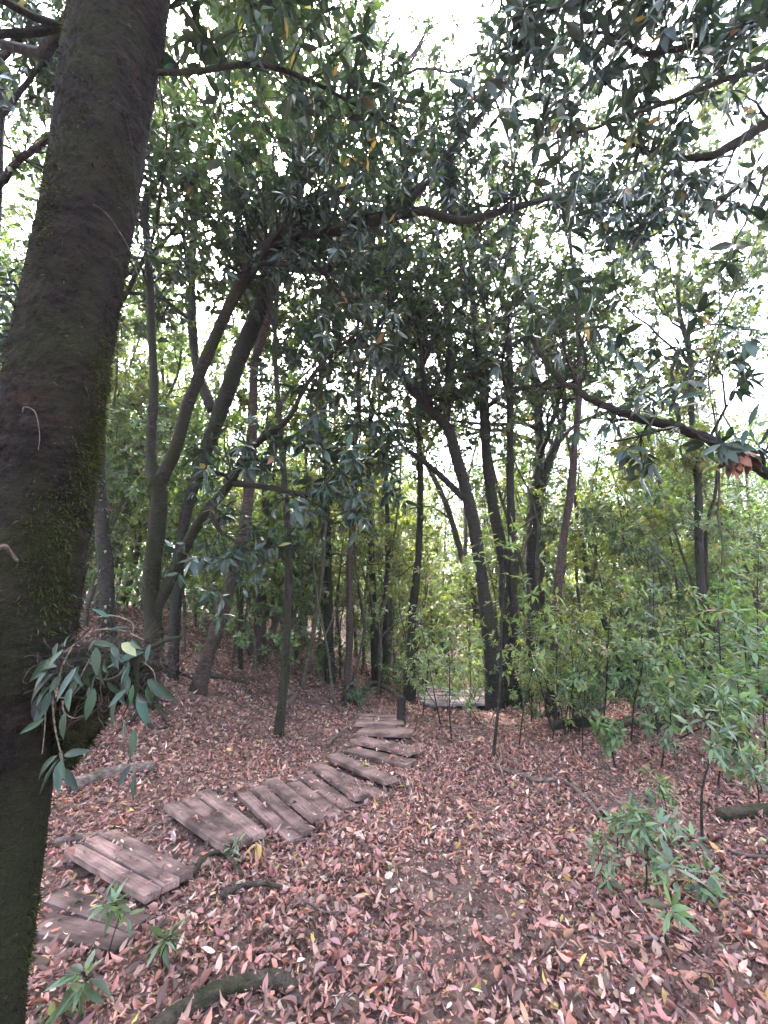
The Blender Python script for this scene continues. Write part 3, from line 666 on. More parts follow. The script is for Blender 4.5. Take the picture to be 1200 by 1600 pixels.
# --- the other trees one can tell apart
C_ = ('whorl', 9, 0, 0.145, 'canopy')
F_ = ('whorl', 9, 0, 0.13, 'far')
traced_tree('ivy_covered_tree', 'dark trunk dotted with small creeper leaves between mossy trunk and forked tree', basey(170, 1060), [[(172, 1060, 0, 34), (168, 960, 0, 32), (160, 830, 0, 31), (155, 720, 0, 29), (160, 600, 0, 26), (180, 480, 0, 24), (188, 380, .1, 20)]], 14.1, 5.8, 12, 3.0, 'bark_dark', C_, 1, creeper=True)
traced_tree('broad_dark_tree', 'broad dark trunk bending upright behind the arching limb', basey(275, 1075) + 0.3, [[(270, 1070, 0, 26), (276, 930, 0, 24), (292, 800, 0, 26), (345, 640, 0, 31), (392, 510, 0, 34), (440, 410, -.1, 34), (462, 320, -.15, 34), (470, 210, -.2, 32), (462, 100, -.2, 28), (455, 30, -.2, 24)], [(330, 640, 0, 24), (305, 560, .1, 20), (300, 430, .2, 18), (305, 300, .3, 14)]], 14.8, 6.1, 13, 3.0, 'bark_dark', C_, 2)
traced_tree('leaning_tree', 'reddish brown trunk leaning right with a knobbly foot on the bank', basey(312, 1083), [[(310, 1084, 0, 42), (320, 1040, 0, 32), (340, 980, 0, 31), (360, 910, 0, 30), (378, 850, 0, 28), (388, 780, 0, 26), (395, 680, 0, 22)]], 11.8, 5.8, 10, 2.5, 'bark_red', C_, 3)
traced_tree('slim_tree', 'slim mossy trunk standing alone between the leaning tree and the path', basey(437, 1150), [[(436, 1150, 0, 22), (443, 1070, 0, 18), (449, 960, 0, 17), (451, 860, 0, 15), (440, 700, 0, 13), (430, 560, .1, 11), (432, 470, .1, 9)]], 11.5, 5.8, 10, 2.1, 'bark', C_, 4)
traced_tree('slender_tree', 'slender straight trunk with a vine curling beside it left of the path end', basey(542, 1098), [[(541, 1098, 0, 20), (545, 1000, 0, 15), (546, 900, 0, 13), (552, 780, 0, 12), (556, 660, 0, 10)], [(545, 1085, .05, 7), (560, 1030, .05, 6), (570, 980, .05, 6), (563, 930, .05, 5), (555, 880, .05, 4)]], 11.8, 5.8, 10, 2.4, 'bark_red', F_, 5)
traced_tree('straight_tree', 'straight brown trunk just left of the slender one with the vine', basey(516, 1068), [[(516, 1068, 0, 24), (513, 960, 0, 20), (511, 850, 0, 18), (508, 700, 0, 14)]], 13.3, 5.8, 10, 2.7, 'bark_dark', F_, 6)
traced_tree('twin_stem_tree', 'pair of thin dark stems rising beside the fallen root at the path end', basey(592, 1072), [[(588, 1075, 0, 18), (584, 960, 0, 15), (580, 860, 0, 13), (575, 700, 0, 11)], [(602, 1070, .05, 15), (603, 960, .05, 12), (606, 840, .05, 11), (600, 700, .1, 9)]], 12.5, 5.8, 10, 2.5, 'bark_dark', F_, 7)
traced_tree('bank_tree', 'double brown trunk with low crook standing on the bank top', basey(405, 1032) , [[(405, 1035, 0, 24), (408, 960, 0, 20), (412, 880, 0, 18), (416, 760, 0, 15)], [(395, 1030, .05, 13), (392, 1005, .05, 12), (400, 985, .05, 9)]], 12.5, 5.8, 10, 2.6, 'bark_red', F_, 8)
traced_tree('pole_tree', 'very thin pole like trunk on the bank between leaning and double trunks', basey(375, 1045), [[(376, 1045, 0, 10), (376, 960, 0, 8), (380, 860, 0, 7), (384, 720, 0, 6)]], 11.5, 5.8, 7, 1.8, 'bark', F_, 9)
traced_tree('big_leaning_tree', 'tallest dark trunk leaning left behind the saplings, forked at mid height', 8.2, [[(775, 1135, 0, 50), (768, 1010, 0, 34), (752, 900, 0, 29), (735, 800, 0, 27), (713, 715, 0, 27), (697, 665, 0, 24), (668, 635, 0, 22), (630, 588, 0, 19), (590, 530, 0, 16), (560, 470, 0, 13)], [(697, 668, 0, 17), (700, 600, 0, 14), (702, 520, 0, 12), (690, 430, 0, 10)], [(725, 780, 0, 15), (690, 745, .1, 13), (655, 715, .2, 11), (632, 700, .3, 8)]], 14.8, 6.3, 13, 3.0, 'bark_dark', C_, 10)
traced_tree('upright_tree', 'upright dark trunk curving left just right of the tallest leaning trunk', 8.6, [[(800, 1120, 0, 36), (790, 980, 0, 26), (786, 880, 0, 24), (770, 790, 0, 24), (760, 700, 0, 22), (757, 620, 0, 20), (748, 560, 0, 18), (740, 480, 0, 15)]], 14.8, 6.3, 13, 3.0, 'bark_dark', C_, 11)
traced_tree('pale_upright_tree', 'straight grey brown trunk in the middle of the right hand group', 8.4, [[(808, 1120, 0, 26), (804, 960, 0, 19), (798, 790, 0, 17), (797, 650, 0, 15), (795, 540, 0, 14), (785, 470, 0, 11)]], 14.1, 6.1, 12, 2.7, 'bark', C_, 12)
traced_tree('crooked_tree', 'crooked dark tree with elbowed branches behind the pale upright trunk', 10.0, [[(828, 1110, 0, 36), (830, 960, 0, 30), (832, 850, 0, 28), (838, 760, 0, 26), (845, 690, 0, 22), (838, 620, 0, 18)], [(838, 790, 0, 20), (858, 720, 0, 19), (872, 685, 0, 17), (882, 640, 0, 14), (880, 600, 0, 11)], [(868, 695, 0, 12), (895, 668, 0, 11), (930, 650, -.1, 10), (970, 640, -.2, 8)]], 13.3, 5.9, 10, 2.7, 'bark_dark', F_, 13)
traced_tree('tan_tree', 'tan slightly wavy trunk with pale patches right of the crooked tree', 7.6, [[(862, 1090, 0, 26), (865, 970, 0, 20), (878, 860, 0, 18), (893, 760, 0, 17), (898, 690, 0, 16), (905, 610, 0, 13), (904, 530, 0, 11), (900, 450, 0, 9)]], 13.3, 6.1, 12, 2.6, 'bark_red', C_, 14)
traced_tree('wavy_tree', 'wavy slim trunk left of the tallest leaning trunk', 9.4, [[(640, 1085, 0, 26), (645, 960, 0, 18), (655, 850, 0, 15), (656, 740, 0, 13), (655, 640, 0, 11), (662, 540, 0, 9)]], 13.3, 5.9, 10, 2.6, 'bark', F_, 15)
traced_tree('right_edge_tree', 'mossy twin trunk standing in green undergrowth near the right edge', 7.4, [[(1112, 1110, 0, 28), (1099, 980, 0, 21), (1092, 850, 0, 19), (1090, 740, 0, 17), (1080, 640, 0, 15), (1078, 560, 0, 13), (1062, 490, 0, 11)], [(1116, 1040, .1, 14), (1104, 920, .1, 12), (1103, 830, .1, 11), (1118, 770, .1, 8), (1120, 690, .1, 6)]], 11.5, 5.8, 12, 2.4, 'bark', F_, 16)

# --- the limb with a clump of dead leaves reaching in from the right, its tree stands outside the frame
def side_tree(name, label, stem, Y, limbs, seed, nleaf, size, H=7.5, keep=0.7):
    rng = np.random.default_rng(seed)
    P, R = trace(stem, Y); o = base_of(P); root = empty(name, o, label, 'tree'); P, R = extend(P, R, H, rng, .02)
    tb = Tubes(); tb.add(P, R, 14, 0.06, rng); tb.build('trunk', M['bark_dark'], root, o); lv = Leaves(); own = []
    for pts, nt_ in limbs:
        Q = catmull([np.append(at(x, y, yy), wd * 0.5 * pxm(x, y, yy)) for x, y, yy, wd in pts], len(pts) * 6); Q[2:, :3] += rng.normal(0, 0.006, (len(Q) - 2, 3))
        tb = Tubes(); tb.add(Q[:, :3], Q[:, 3], 10, 0.06, rng); tips = []
        for k in range(nt_):
            i = int(len(Q) * rng.uniform(0.15, 0.99)); d = nrm(Q[min(i + 1, len(Q) - 1), :3] - Q[i - 1, :3]); a = rng.uniform(0.5, 1.2)
            grow(rng, Q[i, :3], d * math.cos(a) + perp(rng, d) * math.sin(a), rng.uniform(0.3, 0.75), max(.004, Q[i, 3] * .35), 1, 2, tb, tips, 0.05, 0.55, (2, 3), along=1)
        tips.append((Q[-1, :3], nrm(Q[-1, :3] - Q[-3, :3]))); lo = tb.build('limb', M['bark_dark'], root, o); n0 = len(lv)
        for p, d in tips:
            if rng.random() < keep: whorl(lv, rng, p, d, int(rng.integers(5, 9)), size, 'rhodo', odd=0.06, down=0.5, ratio=0.24)
        own += [lo] * (len(lv) - n0)
    big = largest_in_view(lv, nleaf); leaf_objects(lv, big, 'rhodo', rng, root, o, owner=own)
    lv.build('crown', M['leaf'], root, o, 1, np.setdiff1d(np.arange(len(lv)), big)); return root, o
rt, ort = side_tree('overhanging_tree', 'thin dark limb reaching in from the right edge at mid height', [(1330, 1150, 0, 60), (1310, 900, 0, 55), (1300, 760, 0, 50), (1290, 600, 0, 46)], 3.2,
    [([(1300, 790, 3.2, 30), (1240, 765, 3.1, 24), (1200, 742, 3.0, 22), (1130, 700, 2.95, 20), (1060, 668, 2.9, 18), (1000, 655, 2.9, 15), (940, 632, 2.9, 13), (890, 603, 2.9, 11), (855, 570, 2.9, 9), (830, 525, 2.9, 6)], 8),
     ([(1062, 668, 2.9, 8), (1055, 630, 2.95, 7), (1050, 580, 3.0, 5), (1062, 540, 3.05, 3)], 3), ([(1240, 710, 3.0, 9), (1170, 705, 2.9, 8), (1110, 690, 2.8, 6), (1060, 665, 2.75, 4)], 4), ([(905, 612, 2.9, 6), (915, 560, 2.85, 5), (900, 500, 2.8, 4), (905, 450, 2.8, 3)], 5)], 41, 160, 0.14)
# curled dead leaves hanging from that limb
dl = Leaves(); rng = np.random.default_rng(5); c = at(1152, 712, 2.72)
for k in range(26):
    u = nrm(rng.normal(0, 1, 3)); dl.add(c + np.array([0, 0, -.02]) + u * .05, nrm(np.array([rng.normal(0, .5), rng.normal(0, .5), -1]) + u * .3), u, rng.uniform(.07, .13), .07, .2, .3, (0, 0, 0))
vs = leaf_variants('deadclump', '', 0.55, M['dry'], n=4, dry=True, seed=31)
dco = empty('dead_leaf_clump', c, 'curled clump of brown dead leaves hanging from the limb at the right edge', 'dead leaves'); leaf_objects(dl, range(26), 'deadclump', rng, dco, c, 'leaf')
side_tree('overhead_tree', 'leafy boughs hanging over the top right corner of the view', [(1420, 1300, 0, 110), (1400, 1000, 0, 100), (1390, 700, 0, 90), (1370, 300, 0, 80), (1340, 100, 0, 75)], 2.6,
    [([(1370, 120, 2.6, 34), (1280, 150, 2.7, 28), (1200, 192, 2.8, 23), (1150, 225, 2.85, 18), (1100, 246, 2.9, 14), (1055, 243, 2.95, 9), (1010, 232, 3.0, 7), (960, 215, 3.05, 4)], 9),
     ([(1360, -60, 2.4, 30), (1260, 0, 2.3, 24), (1200, 25, 2.25, 18), (1120, 60, 2.25, 14), (1050, 78, 2.25, 11), (1000, 80, 2.3, 8), (960, 55, 2.3, 6), (900, 50, 2.35, 4)], 28),
     ([(1200, 100, 2.5, 14), (1120, 130, 2.5, 10), (1040, 160, 2.5, 8), (960, 190, 2.5, 6), (890, 210, 2.55, 4)], 15), ([(1300, -150, 2.3, 26), (1150, -80, 2.2, 18), (1000, -30, 2.2, 12), (880, 10, 2.2, 7), (800, 30, 2.2, 4)], 28), ([(1250, 170, 2.8, 12), (1210, 240, 2.7, 8), (1180, 310, 2.6, 5), (1150, 380, 2.55, 3)], 6)], 42, 300, 0.16, 8.0, 0.8)
side_tree('corner_tree', 'dark leafy tree behind the mossy trunk in the top left corner', [(-90, 1150, 0, 40), (-60, 900, 0, 36), (-30, 600, 0, 32), (-10, 300, 0, 28), (0, 100, 0, 24)], 3.4,
    [([(-10, 300, 3.4, 16), (30, 250, 3.3, 12), (80, 215, 3.2, 9), (120, 200, 3.2, 5)], 14), ([(0, 90, 3.4, 16), (40, 55, 3.3, 12), (90, 40, 3.2, 9), (180, 20, 3.2, 5)], 16), ([(-35, 560, 3.4, 12), (0, 540, 3.2, 9), (30, 500, 3.1, 6), (50, 470, 3.1, 3)], 12), ([(-10, 200, 3.4, 12), (50, 120, 3.4, 9), (90, 80, 3.4, 6)], 14)], 43, 200, 0.14, keep=.95)

# ------------------------------------------------------------------ background trees: a few built, the rest copied
KIDS = {}
def copy_tree(root, loc, rz, sc, label=None, group=None):
    r = root.copy(); COL.objects.link(r); r.location = loc; r.rotation_euler = (0, 0, rz); r.scale = (sc[0], sc[0], sc[1])
    if label: r['label'] = label
    if group: r['group'] = group
    if root.name not in KIDS: KIDS[root.name] = list(root.children)
    for ch in KIDS[root.name]:
        c = ch.copy(); COL.objects.link(c); c.parent = r
    return r
def proto_tree(seed, H, h0, nl, L, r0, kind, leafsize, nleaf, rad, name='background_tree', fork=True, odd=0.02, bare=False):
    rng = np.random.default_rng(seed); root = bpy.data.objects.new(name, None); COL.objects.link(root); root['category'] = 'tree'; tips = []
    def stem(p, d, H, r, h0, nl, nm):
        n = 14; pts = [np.array(p, float)]; d = nrm(d)
        for i in range(n): d = nrm(d + rng.normal(0, 0.085, 3) + UP * 0.07); pts.append(pts[-1] + d * H / n)
        Q = catmull(pts, 36); R = np.linspace(r, r * 0.3, 36); R[:4] *= np.linspace(1.35, 1.0, 4)
        tb = Tubes(); tb.add(Q, R, 8, 0.06, rng); tb.build(nm, M['bark_far'], root)
        for k in range(nl):
            i = int(36 * (h0 + (1 - h0) * (k + rng.random()) / nl)); i = min(i, 35); dd = nrm(Q[i] - Q[i - 2]); a = math.radians(rng.uniform(40, 80))
            tb = Tubes(); grow(rng, Q[i], dd * math.cos(a) + perp(rng, dd) * math.sin(a), L * rng.uniform(.6, 1.25), R[i] * .5, 1, 3, tb, tips, 0.3, 0.65, (3, 4), along=2); tb.build('limb', M['bark_far'], root)
        return Q, R
    Q, R = stem((0, 0, -0.3), rng.normal(0, .12, 3) + UP, H, r0, h0, nl, 'trunk')
    if fork:
        i = int(rng.integers(8, 16)); stem(Q[i], nrm(rng.normal(0, .45, 3) * [1, 1, 0] + UP), H * 0.6, R[i] * .75, 0.35, nl // 2, 'stem')
    lv = Leaves()
    for p, d in tips:
        if bare and rng.random() < 0.75: continue
        whorl(lv, rng, p, d, nleaf, leafsize * 1.12, kind, .38 if H > 7 else .42, odd=odd, down=.4)
    lv.build('crown', M['leaf_soft'], root, None, 0 if H > 7 else 1); return root
protos = [proto_tree(61, 9.5, 0.42, 9, 2.2, 0.11, 'far', 0.115, 9, 0.22), proto_tree(62, 8.5, 0.38, 9, 2.0, 0.09, 'far', 0.115, 9, 0.22, odd=0.05), proto_tree(63, 10.5, 0.48, 10, 2.4, 0.13, 'canopy', 0.115, 9, 0.24),
          proto_tree(64, 7.5, 0.30, 9, 1.8, 0.075, 'pale', 0.11, 9, 0.2, odd=0.04), proto_tree(65, 9.0, 0.40, 9, 2.2, 0.10, 'under', 0.115, 9, 0.22)]
under = [proto_tree(71, 4.2, 0.22, 8, 1.2, 0.04, 'pale', 0.09, 9, 0.15, 'understory_tree', False, 0.05), proto_tree(72, 3.6, 0.18, 8, 1.1, 0.035, 'under', 0.09, 9, 0.15, 'understory_tree', False, 0.03), proto_tree(73, 5.0, 0.25, 9, 1.3, 0.045, 'yellow', 0.09, 9, 0.16, 'understory_tree', True, 0.06), proto_tree(74, 4.6, 0.2, 8, 1.3, 0.05, 'sage', 0.10, 9, 0.15, 'understory_tree', True, 0.02)]
poles = [proto_tree(82, 7.5, .5, 5, 1.1, .035, 'far', .10, 7, .16, 'pole_tree', False), proto_tree(83, 8.5, .55, 6, 1.2, .045, 'under', .10, 7, .16, 'pole_tree', False), proto_tree(84, 6.0, .5, 5, 1.0, .028, 'yellow', .095, 7, .16, 'pole_tree', True)]
bare = proto_tree(81, 8.5, 0.45, 9, 2.2, 0.10, 'far', 0.10, 6, 0.18, 'sparse_tree', True, 0.3, True)
rng = np.random.default_rng(91); placed = []
used = set()
def first_or_copy(p, loc, rz, sc, label, group):
    if p.name in used: return copy_tree(p, loc, rz, sc, label, group)
    used.add(p.name); p.location = loc; p.rotation_euler = (0, 0, rz); p.scale = (sc[0], sc[0], sc[1]); p['label'] = label; p['group'] = group; return p
def ok(x, y, s):
    if any((x - a) ** 2 + (y - b) ** 2 < s * s for a, b in placed): return False
    placed.append((x, y)); return True
def side(x, y):
    a = x / y; return 'left' if a < -0.28 else 'right' if a > 0.32 else 'middle'
UK = ['pale leaved bushy', 'mid green bushy', 'forked yellow green', 'forked blue green']
WHERE = {'left': 'on the bank to the left', 'middle': 'behind the end of the path', 'right': 'beyond the right hand thicket'}
n = 0
while n < 90:
    y = 9.5 + 22 * rng.random() ** 1.1; x = rng.uniform(-1.12, 1.12) * y
    if abs(x - float(xpath(y))) < 1.2 and y < 14: continue
    if not ok(x, y, 1.2): continue
    w_ = side(x, y); loc = (x, y, tz(x, y)); s = rng.uniform(0.8, 1.15)
    p = protos[int(rng.integers(len(protos)))]
    if x / y > .62: s *= .8
    first_or_copy(p, loc, rng.uniform(0, 6.28), (s, s * rng.uniform(.9, 1.15)), ['slender leafy tree', 'slim olive leaved tree', 'tall dark leaved tree', 'short pale leaved tree', 'fresh green leaved tree'][protos.index(p)] + (' close ' if y < 17 else ' farther ' if y < 27 else ' deep ') + 'in the wood ' + WHERE[w_], 'wood trees ' + WHERE[w_]); n += 1
n = 0
while n < 90:
    y = 8.0 + 17 * rng.random() ** 1.3; x = rng.uniform(-1.1, 1.1) * y
    if abs(x - float(xpath(y))) < 0.9: continue
    if (0 < x / y < .52 and y < 11) or not ok(x, y, 0.8): continue
    w_ = side(x, y); loc = (x, y, tz(x, y)); s = rng.uniform(0.75, 1.2)
    ui = int(rng.integers(len(under))); first_or_copy(under[ui], loc, rng.uniform(0, 6.28), (s, s * rng.uniform(.85, 1.2)), UK[ui] + ' understory tree ' + ('nearer by ' if y < 13 else 'farther off ' if y < 21 else 'deep in the wood ') + WHERE[w_], 'understory trees ' + WHERE[w_]); n += 1
for k, (x, y) in enumerate([(-4.2, 7.6), (-5.4, 8.3), (-6.6, 7.4), (-3.6, 9.2), (-4.8, 9.8), (-6.2, 9.6), (-7.6, 9.0), (-2.6, 10.2), (-3.4, 11.2), (-1.7, 11.0), (-8.6, 10.5), (-5.6, 11.4), (-0.6, 12.2), (0.4, 13.4), (-1.4, 13.2), (1.2, 14.6), (-2.4, 12.4), (-9.6, 8.2), (-3.0, 8.6), (-5.0, 7.2), (-2.0, 9.4), (-4.2, 10.8), (-6.8, 11.8), (-3.2, 13.2), (-5.2, 13.4), (-7.8, 13.0), (-1.0, 10.4), (-2.4, 14.6), (-4.4, 15.2), (-0.4, 14.8), (2.6, 12.5), (3.8, 12.2), (4.8, 11.6), (1.1, 16.5), (2.2, 18), (3.2, 17), (1.8, 15.4), (2.9, 14.4), (0.9, 18.6), (1.6, 20.5), (2.8, 19.8), (4.0, 18.8), (3.4, 21.4), (0.2, 21.0), (2.2, 22.5), (4.6, 16.0), (6.0, 10.5), (7.2, 11.0), (8.6, 10.0)]):
    placed.append((x, y)); w_ = side(x, y); s = rng.uniform(.7, 1.15); ui = int(rng.choice([0, 1, 2, 2, 3])); first_or_copy(under[ui], (x, y, tz(x, y)), rng.uniform(0, 6.28), (s, s * rng.uniform(.8, 1.1)), UK[ui] + ' understory tree nearer by ' + WHERE[w_], 'understory trees ' + WHERE[w_])
for k, (x, y) in enumerate([(6.5, 13.5), (9.0, 16), (5.0, 17), (11.5, 15), (8.0, 20), (7.4, 9.6), (9.6, 11.2), (6.3, 11.6), (4.2, 12.6), (3.2, 15.0), (-3.0, 14.0), (-6.5, 13.0)]):
    placed.append((x, y)); first_or_copy(bare, (x, y, tz(x, y)), k * 1.3, (1, rng.uniform(.8, 1.1)), 'sparse tree with bare reddish twigs showing against the sky ' + WHERE[side(x, y)], 'sparse bare trees')

n = 0
while n < 74:
    y = 7.6 + 10 * rng.random(); x = rng.uniform(-.85, .8) * y
    if abs(x - float(xpath(y))) < 1.0 or (x < 0 and y < 8) or (0 < x / y < .52 and y < 11) or not ok(x, y, .45): continue
    k = int(rng.integers(3)); s = rng.uniform(.8, 1.2)
    first_or_copy(poles[k], (x, y, tz(x, y)), rng.uniform(0, 6.28), (s, s), ['thin pole tree with small crown', 'thin pole tree with fresh green top', 'thin forked pole tree'][k] + (' close up ' if y < 11 else ' farther back ') + WHERE[side(x, y)], 'thin pole trees'); n += 1
for k, (x, y) in enumerate([(-6.6, 5.6), (-8.2, 7.2), (-5.8, 8.6), (-7.2, 9.8), (-9.8, 6.2)]):
    first_or_copy(protos[[1, 4, 3, 0, 2][k]], (x, y, tz(x, y)), k * 1.9, (.9, 1.0), ['slim olive leaved tree', 'fresh green leaved tree', 'short pale leaved tree', 'slender leafy tree', 'tall dark leaved tree'][k] + ' right behind the mossy trunk', 'trees behind the mossy trunk')
for k, (x, y) in enumerate([(-5.5, 1.0), (-4.5, -3.0), (-1.5, -4.0), (2.0, -4.2), (5.0, -2.0), (9.5, 0.0), (-7.5, 4.5), (11.0, 4.0), (-2.5, -7.5), (3.5, -7.5), (0.3, -6.0), (-7.5, -5.5), (8.0, -5.5)]):
    copy_tree(protos[k % 5], (x, y, tz(x, y)), k * 2.1, (1.1, 1.15), 'slender leafy tree of the wood standing beside and behind the viewer', 'wood trees around the viewer')

rng = np.random.default_rng(95); lv = Leaves()
for k in range(1500):
    y = rng.uniform(20, 62); x = (rng.uniform(-1.1, 1.1) if k % 3 else rng.normal(-.1, .3)) * y; g = tz(x, y); h = .3 + y * (.30 if x / y < .4 else .17) * rng.random() ** 1.3
    puff(lv, rng, np.array([x, y, g + h]), UP, 95, rng.uniform(.7, 1.2), .26, ['canopy', 'far', 'canopy', 'rhodo'][int(rng.integers(4))], .5, .01)
tag(lv.build('distant_woods', M['leaf_canopy'], None, None, 0), 'mass of foliage closing off the view far between the trunks', 'woods', None, 'stuff')

# ------------------------------------------------------------------ shrubs, saplings and ground cover
def proto_shrub(seed, H, stems, kind, size, ratio, k, odd=0.03, spread=0.35, name='shrub'):
    rng = np.random.default_rng(seed); root = bpy.data.objects.new(name, None); COL.objects.link(root); root['category'] = 'shrub'; lv = Leaves()
    for s in range(stems):
        tb = Tubes(); tips = []; a = rng.uniform(0, 6.28); p = np.array([math.cos(a), math.sin(a), 0]) * rng.uniform(0, .18); p[2] = -0.08
        grow(rng, p, nrm(UP + np.array([math.cos(a), math.sin(a), 0]) * spread * rng.uniform(.3, 1.3)), H * rng.uniform(.7, 1.1), .011, 1, 2, tb, tips, 0.5, 0.45, (4, 6), (0.3, 0.5), along=2)
        tb.build('stem', M['bark_dark'], root)
        for p, d in tips: whorl(lv, rng, p, d, k, size, kind, ratio, odd=odd, down=0.35)
    lv.build('foliage', M['leaf_soft'], root, None, 1); return root
shrubs = [proto_shrub(201, 1.5, 5, 'under', .09, .44, 7), proto_shrub(202, 1.2, 6, 'blue', .085, .42, 7), proto_shrub(203, 1.8, 5, 'yellow', .085, .42, 7, .05), proto_shrub(204, 1.0, 6, 'under', .08, .45, 7), proto_shrub(205, 1.6, 4, 'pale', .10, .36, 7), proto_shrub(206, 0.7, 5, 'blue', .085, .4, 6)]
rng = np.random.default_rng(205); sp = []
def put_shrub(x, y, pi, s, label, group):
    return first_or_copy(shrubs[pi], (x, y, tz(x, y)), rng.uniform(0, 6.28), (s, s * rng.uniform(.9, 1.15)), label, group)
n = 0
while n < 62:
    y = rng.uniform(5.8, 13.0); x = rng.uniform(0.9, 1.02 * y)
    if x < 1.2 + (7.3 - y) * 1.0 or y < 5.8 + 0.5 * math.sin(x * 1.3): continue
    if any((x - a) ** 2 + (y - b) ** 2 < 0.36 ** 2 for a, b in sp): continue
    sp.append((x, y)); pi = int(rng.integers(6)); put_shrub(x, y, pi, rng.uniform(.6, 1.25), ['mid green leafy shrub', 'blue green leafy shrub', 'yellow green leafy shrub', 'small mid green leafy shrub', 'pale green long leaved shrub', 'low blue green leafy shrub'][pi] + (' at the front of the thicket' if y < 7.6 else ' in the thicket middle' if y < 10 else ' at the back of the thicket') + (' near the path end' if x / y < .4 else ' at mid right' if x / y < .7 else ' by the right edge'), 'thicket shrubs right of the path'); n += 1
n = 0
while n < 40:
    y = rng.uniform(8.5, 17); x = rng.uniform(-0.75 * y, 1.5)
    if abs(x - float(xpath(y))) < 0.6 or (x < -1.5 and y < 10): continue
    if any((x - a) ** 2 + (y - b) ** 2 < 0.6 ** 2 for a, b in sp): continue
    sp.append((x, y)); pi = int(rng.choice([0, 1, 3, 5])); put_shrub(x, y, pi, rng.uniform(.6, 1.0), ['mid green leafy shrub', 'blue green leafy shrub', '', 'small mid green leafy shrub', '', 'low blue green leafy shrub'][pi] + ' at the foot of the background trees', 'shrubs below the background trees'); n += 1

def sapling(name, label, base_px, top, seed, size, kind='under', mat='leaf_soft', nt_=10, h0=0.35, r=.009, indiv=False, k=6, ratio=.27, group=None):
    rng = np.random.default_rng(seed); b = G(*base_px); q = at(top[0], top[1], b[1] + (top[2] if len(top) > 2 else 0)); root = empty(name, b, label, 'sapling', group); lv = Leaves(); tips = []
    Q = catmull([b - [0, 0, .05], b * .65 + q * .35 + rng.normal(0, .02, 3), b * .3 + q * .7 + rng.normal(0, .03, 3), q], 20)
    tb = Tubes(); tb.add(Q, np.linspace(r, r * .35, 20), 6, .05, rng); tb.build('stem', M['bark_dark'], root, b); H = np.linalg.norm(q - b); tw = Tubes()
    for j in range(nt_):
        i = int(20 * (h0 + (1 - h0) * (j + rng.random()) / nt_)); i = min(i, 19); d = nrm(Q[i] - Q[i - 1]); a = rng.uniform(.7, 1.3)
        grow(rng, Q[i], d * math.cos(a) + perp(rng, d) * math.sin(a), H * rng.uniform(.13, .28), r * .35, 1, 2, tw, tips, .2, .4, (1, 2), along=0)
    if nt_: tw.build('twigs', M['bark_dark'], root, b)
    tips.append((Q[-1], UP))
    for p, d in tips: whorl(lv, rng, p, d, k, size, kind, ratio, down=0.35, odd=.03)
    if indiv:
        big = largest_in_view(lv, 300); leaf_objects(lv, big, 'under', rng, root, b)
        rest = np.setdiff1d(np.arange(len(lv)), big)
        if len(rest): lv.build('foliage', M[mat], root, b, 1, rest)
    else: lv.build('foliage', M[mat], root, b, 1)
    return root
sapling('tall_sapling', 'tall thin sapling with leaning dark stem right of the path end', (769, 1188), (795, 855), 301, .13, 'pale', nt_=13, h0=.42, r=.02)
sapling('bushy_sapling', 'bushy sapling with pale leaves standing right behind the black post', (690, 1135), (655, 965), 302, .10, 'pale', nt_=12, h0=.35, r=.012)
sapling('twin_sapling', 'pair stemmed sapling beside the grey walkway', (706, 1160), (700, 1010), 303, .10, 'under', nt_=8, h0=.4, r=.011)
sapling('thin_sapling', 'thin upright sapling between the leaning dark stem and the yellow bush', (810, 1165), (842, 985), 304, .09, 'yellow', nt_=8, h0=.4)
sapling('bright_bush', 'bright yellow green bush at the edge of the thicket', (862, 1158), (872, 975), 305, .10, 'yellow', nt_=18, h0=.2, r=.012, k=7)
sapling('pole_sapling', 'bare stemmed sapling with sparse leaves at the thicket front', (910, 1175), (912, 1010), 306, .10, 'under', nt_=7, h0=.5, r=.008)
sapling('dark_stemmed_sapling', 'dark bare stemmed sapling with few leaves above the mossy log at right', (1096, 1322), (1108, 1105), 307, .085, 'sage', nt_=8, h0=.6, r=.010, indiv=True)
sapling('foreground_sapling', 'low bushy seedling with grey green leaves in the right foreground', (1000, 1408), (1010, 1285), 308, .078, 'sage', nt_=11, h0=.3, r=.006, indiv=True, k=6)
sapling('leafy_seedling', 'small seedling with one bright whorl of leaves in the right foreground', (1052, 1500), (1055, 1375), 309, .10, 'under', nt_=2, h0=.5, r=.006, indiv=True)
sapling('small_seedling', 'grey green seedling left of the low bushy one', (948, 1392), (944, 1318), 321, .075, 'sage', nt_=5, h0=.3, r=.005, indiv=True, k=5)
sapling('small_seedling', 'thin seedling right of the low bushy one', (1078, 1402), (1088, 1325), 322, .075, 'sage', nt_=5, h0=.3, r=.005, indiv=True, k=5)
sapling('small_seedling', 'sparse seedling just behind the left side of the low bushy one', (965, 1345), (972, 1278), 323, .075, 'sage', nt_=6, h0=.3, r=.005, indiv=True, k=5)
sapling('edge_seedling', 'leafy seedling at the right edge above the mossy log', (1185, 1265), (1180, 1180), 310, .085, 'sage', nt_=8, h0=.3, r=.006, indiv=True)
sapling('branching_seedling', 'seedling with tangled twigs behind the low bushy one', (1040, 1335), (1030, 1225), 311, .07, 'under', nt_=8, h0=.3, r=.006, indiv=True)
sapling('right_edge_sapling', 'large leaved sapling overlapping the right edge of the thicket', (1170, 1190), (1160, 960), 312, .15, 'under', nt_=14, h0=.25, r=.013, k=7)
sapling('thicket_sapling', 'broad leaved sapling in front of the right hand thicket', (1055, 1180), (1040, 1030), 313, .13, 'under', nt_=10, h0=.3, r=.010, k=7)
rng = np.random.default_rng(320)
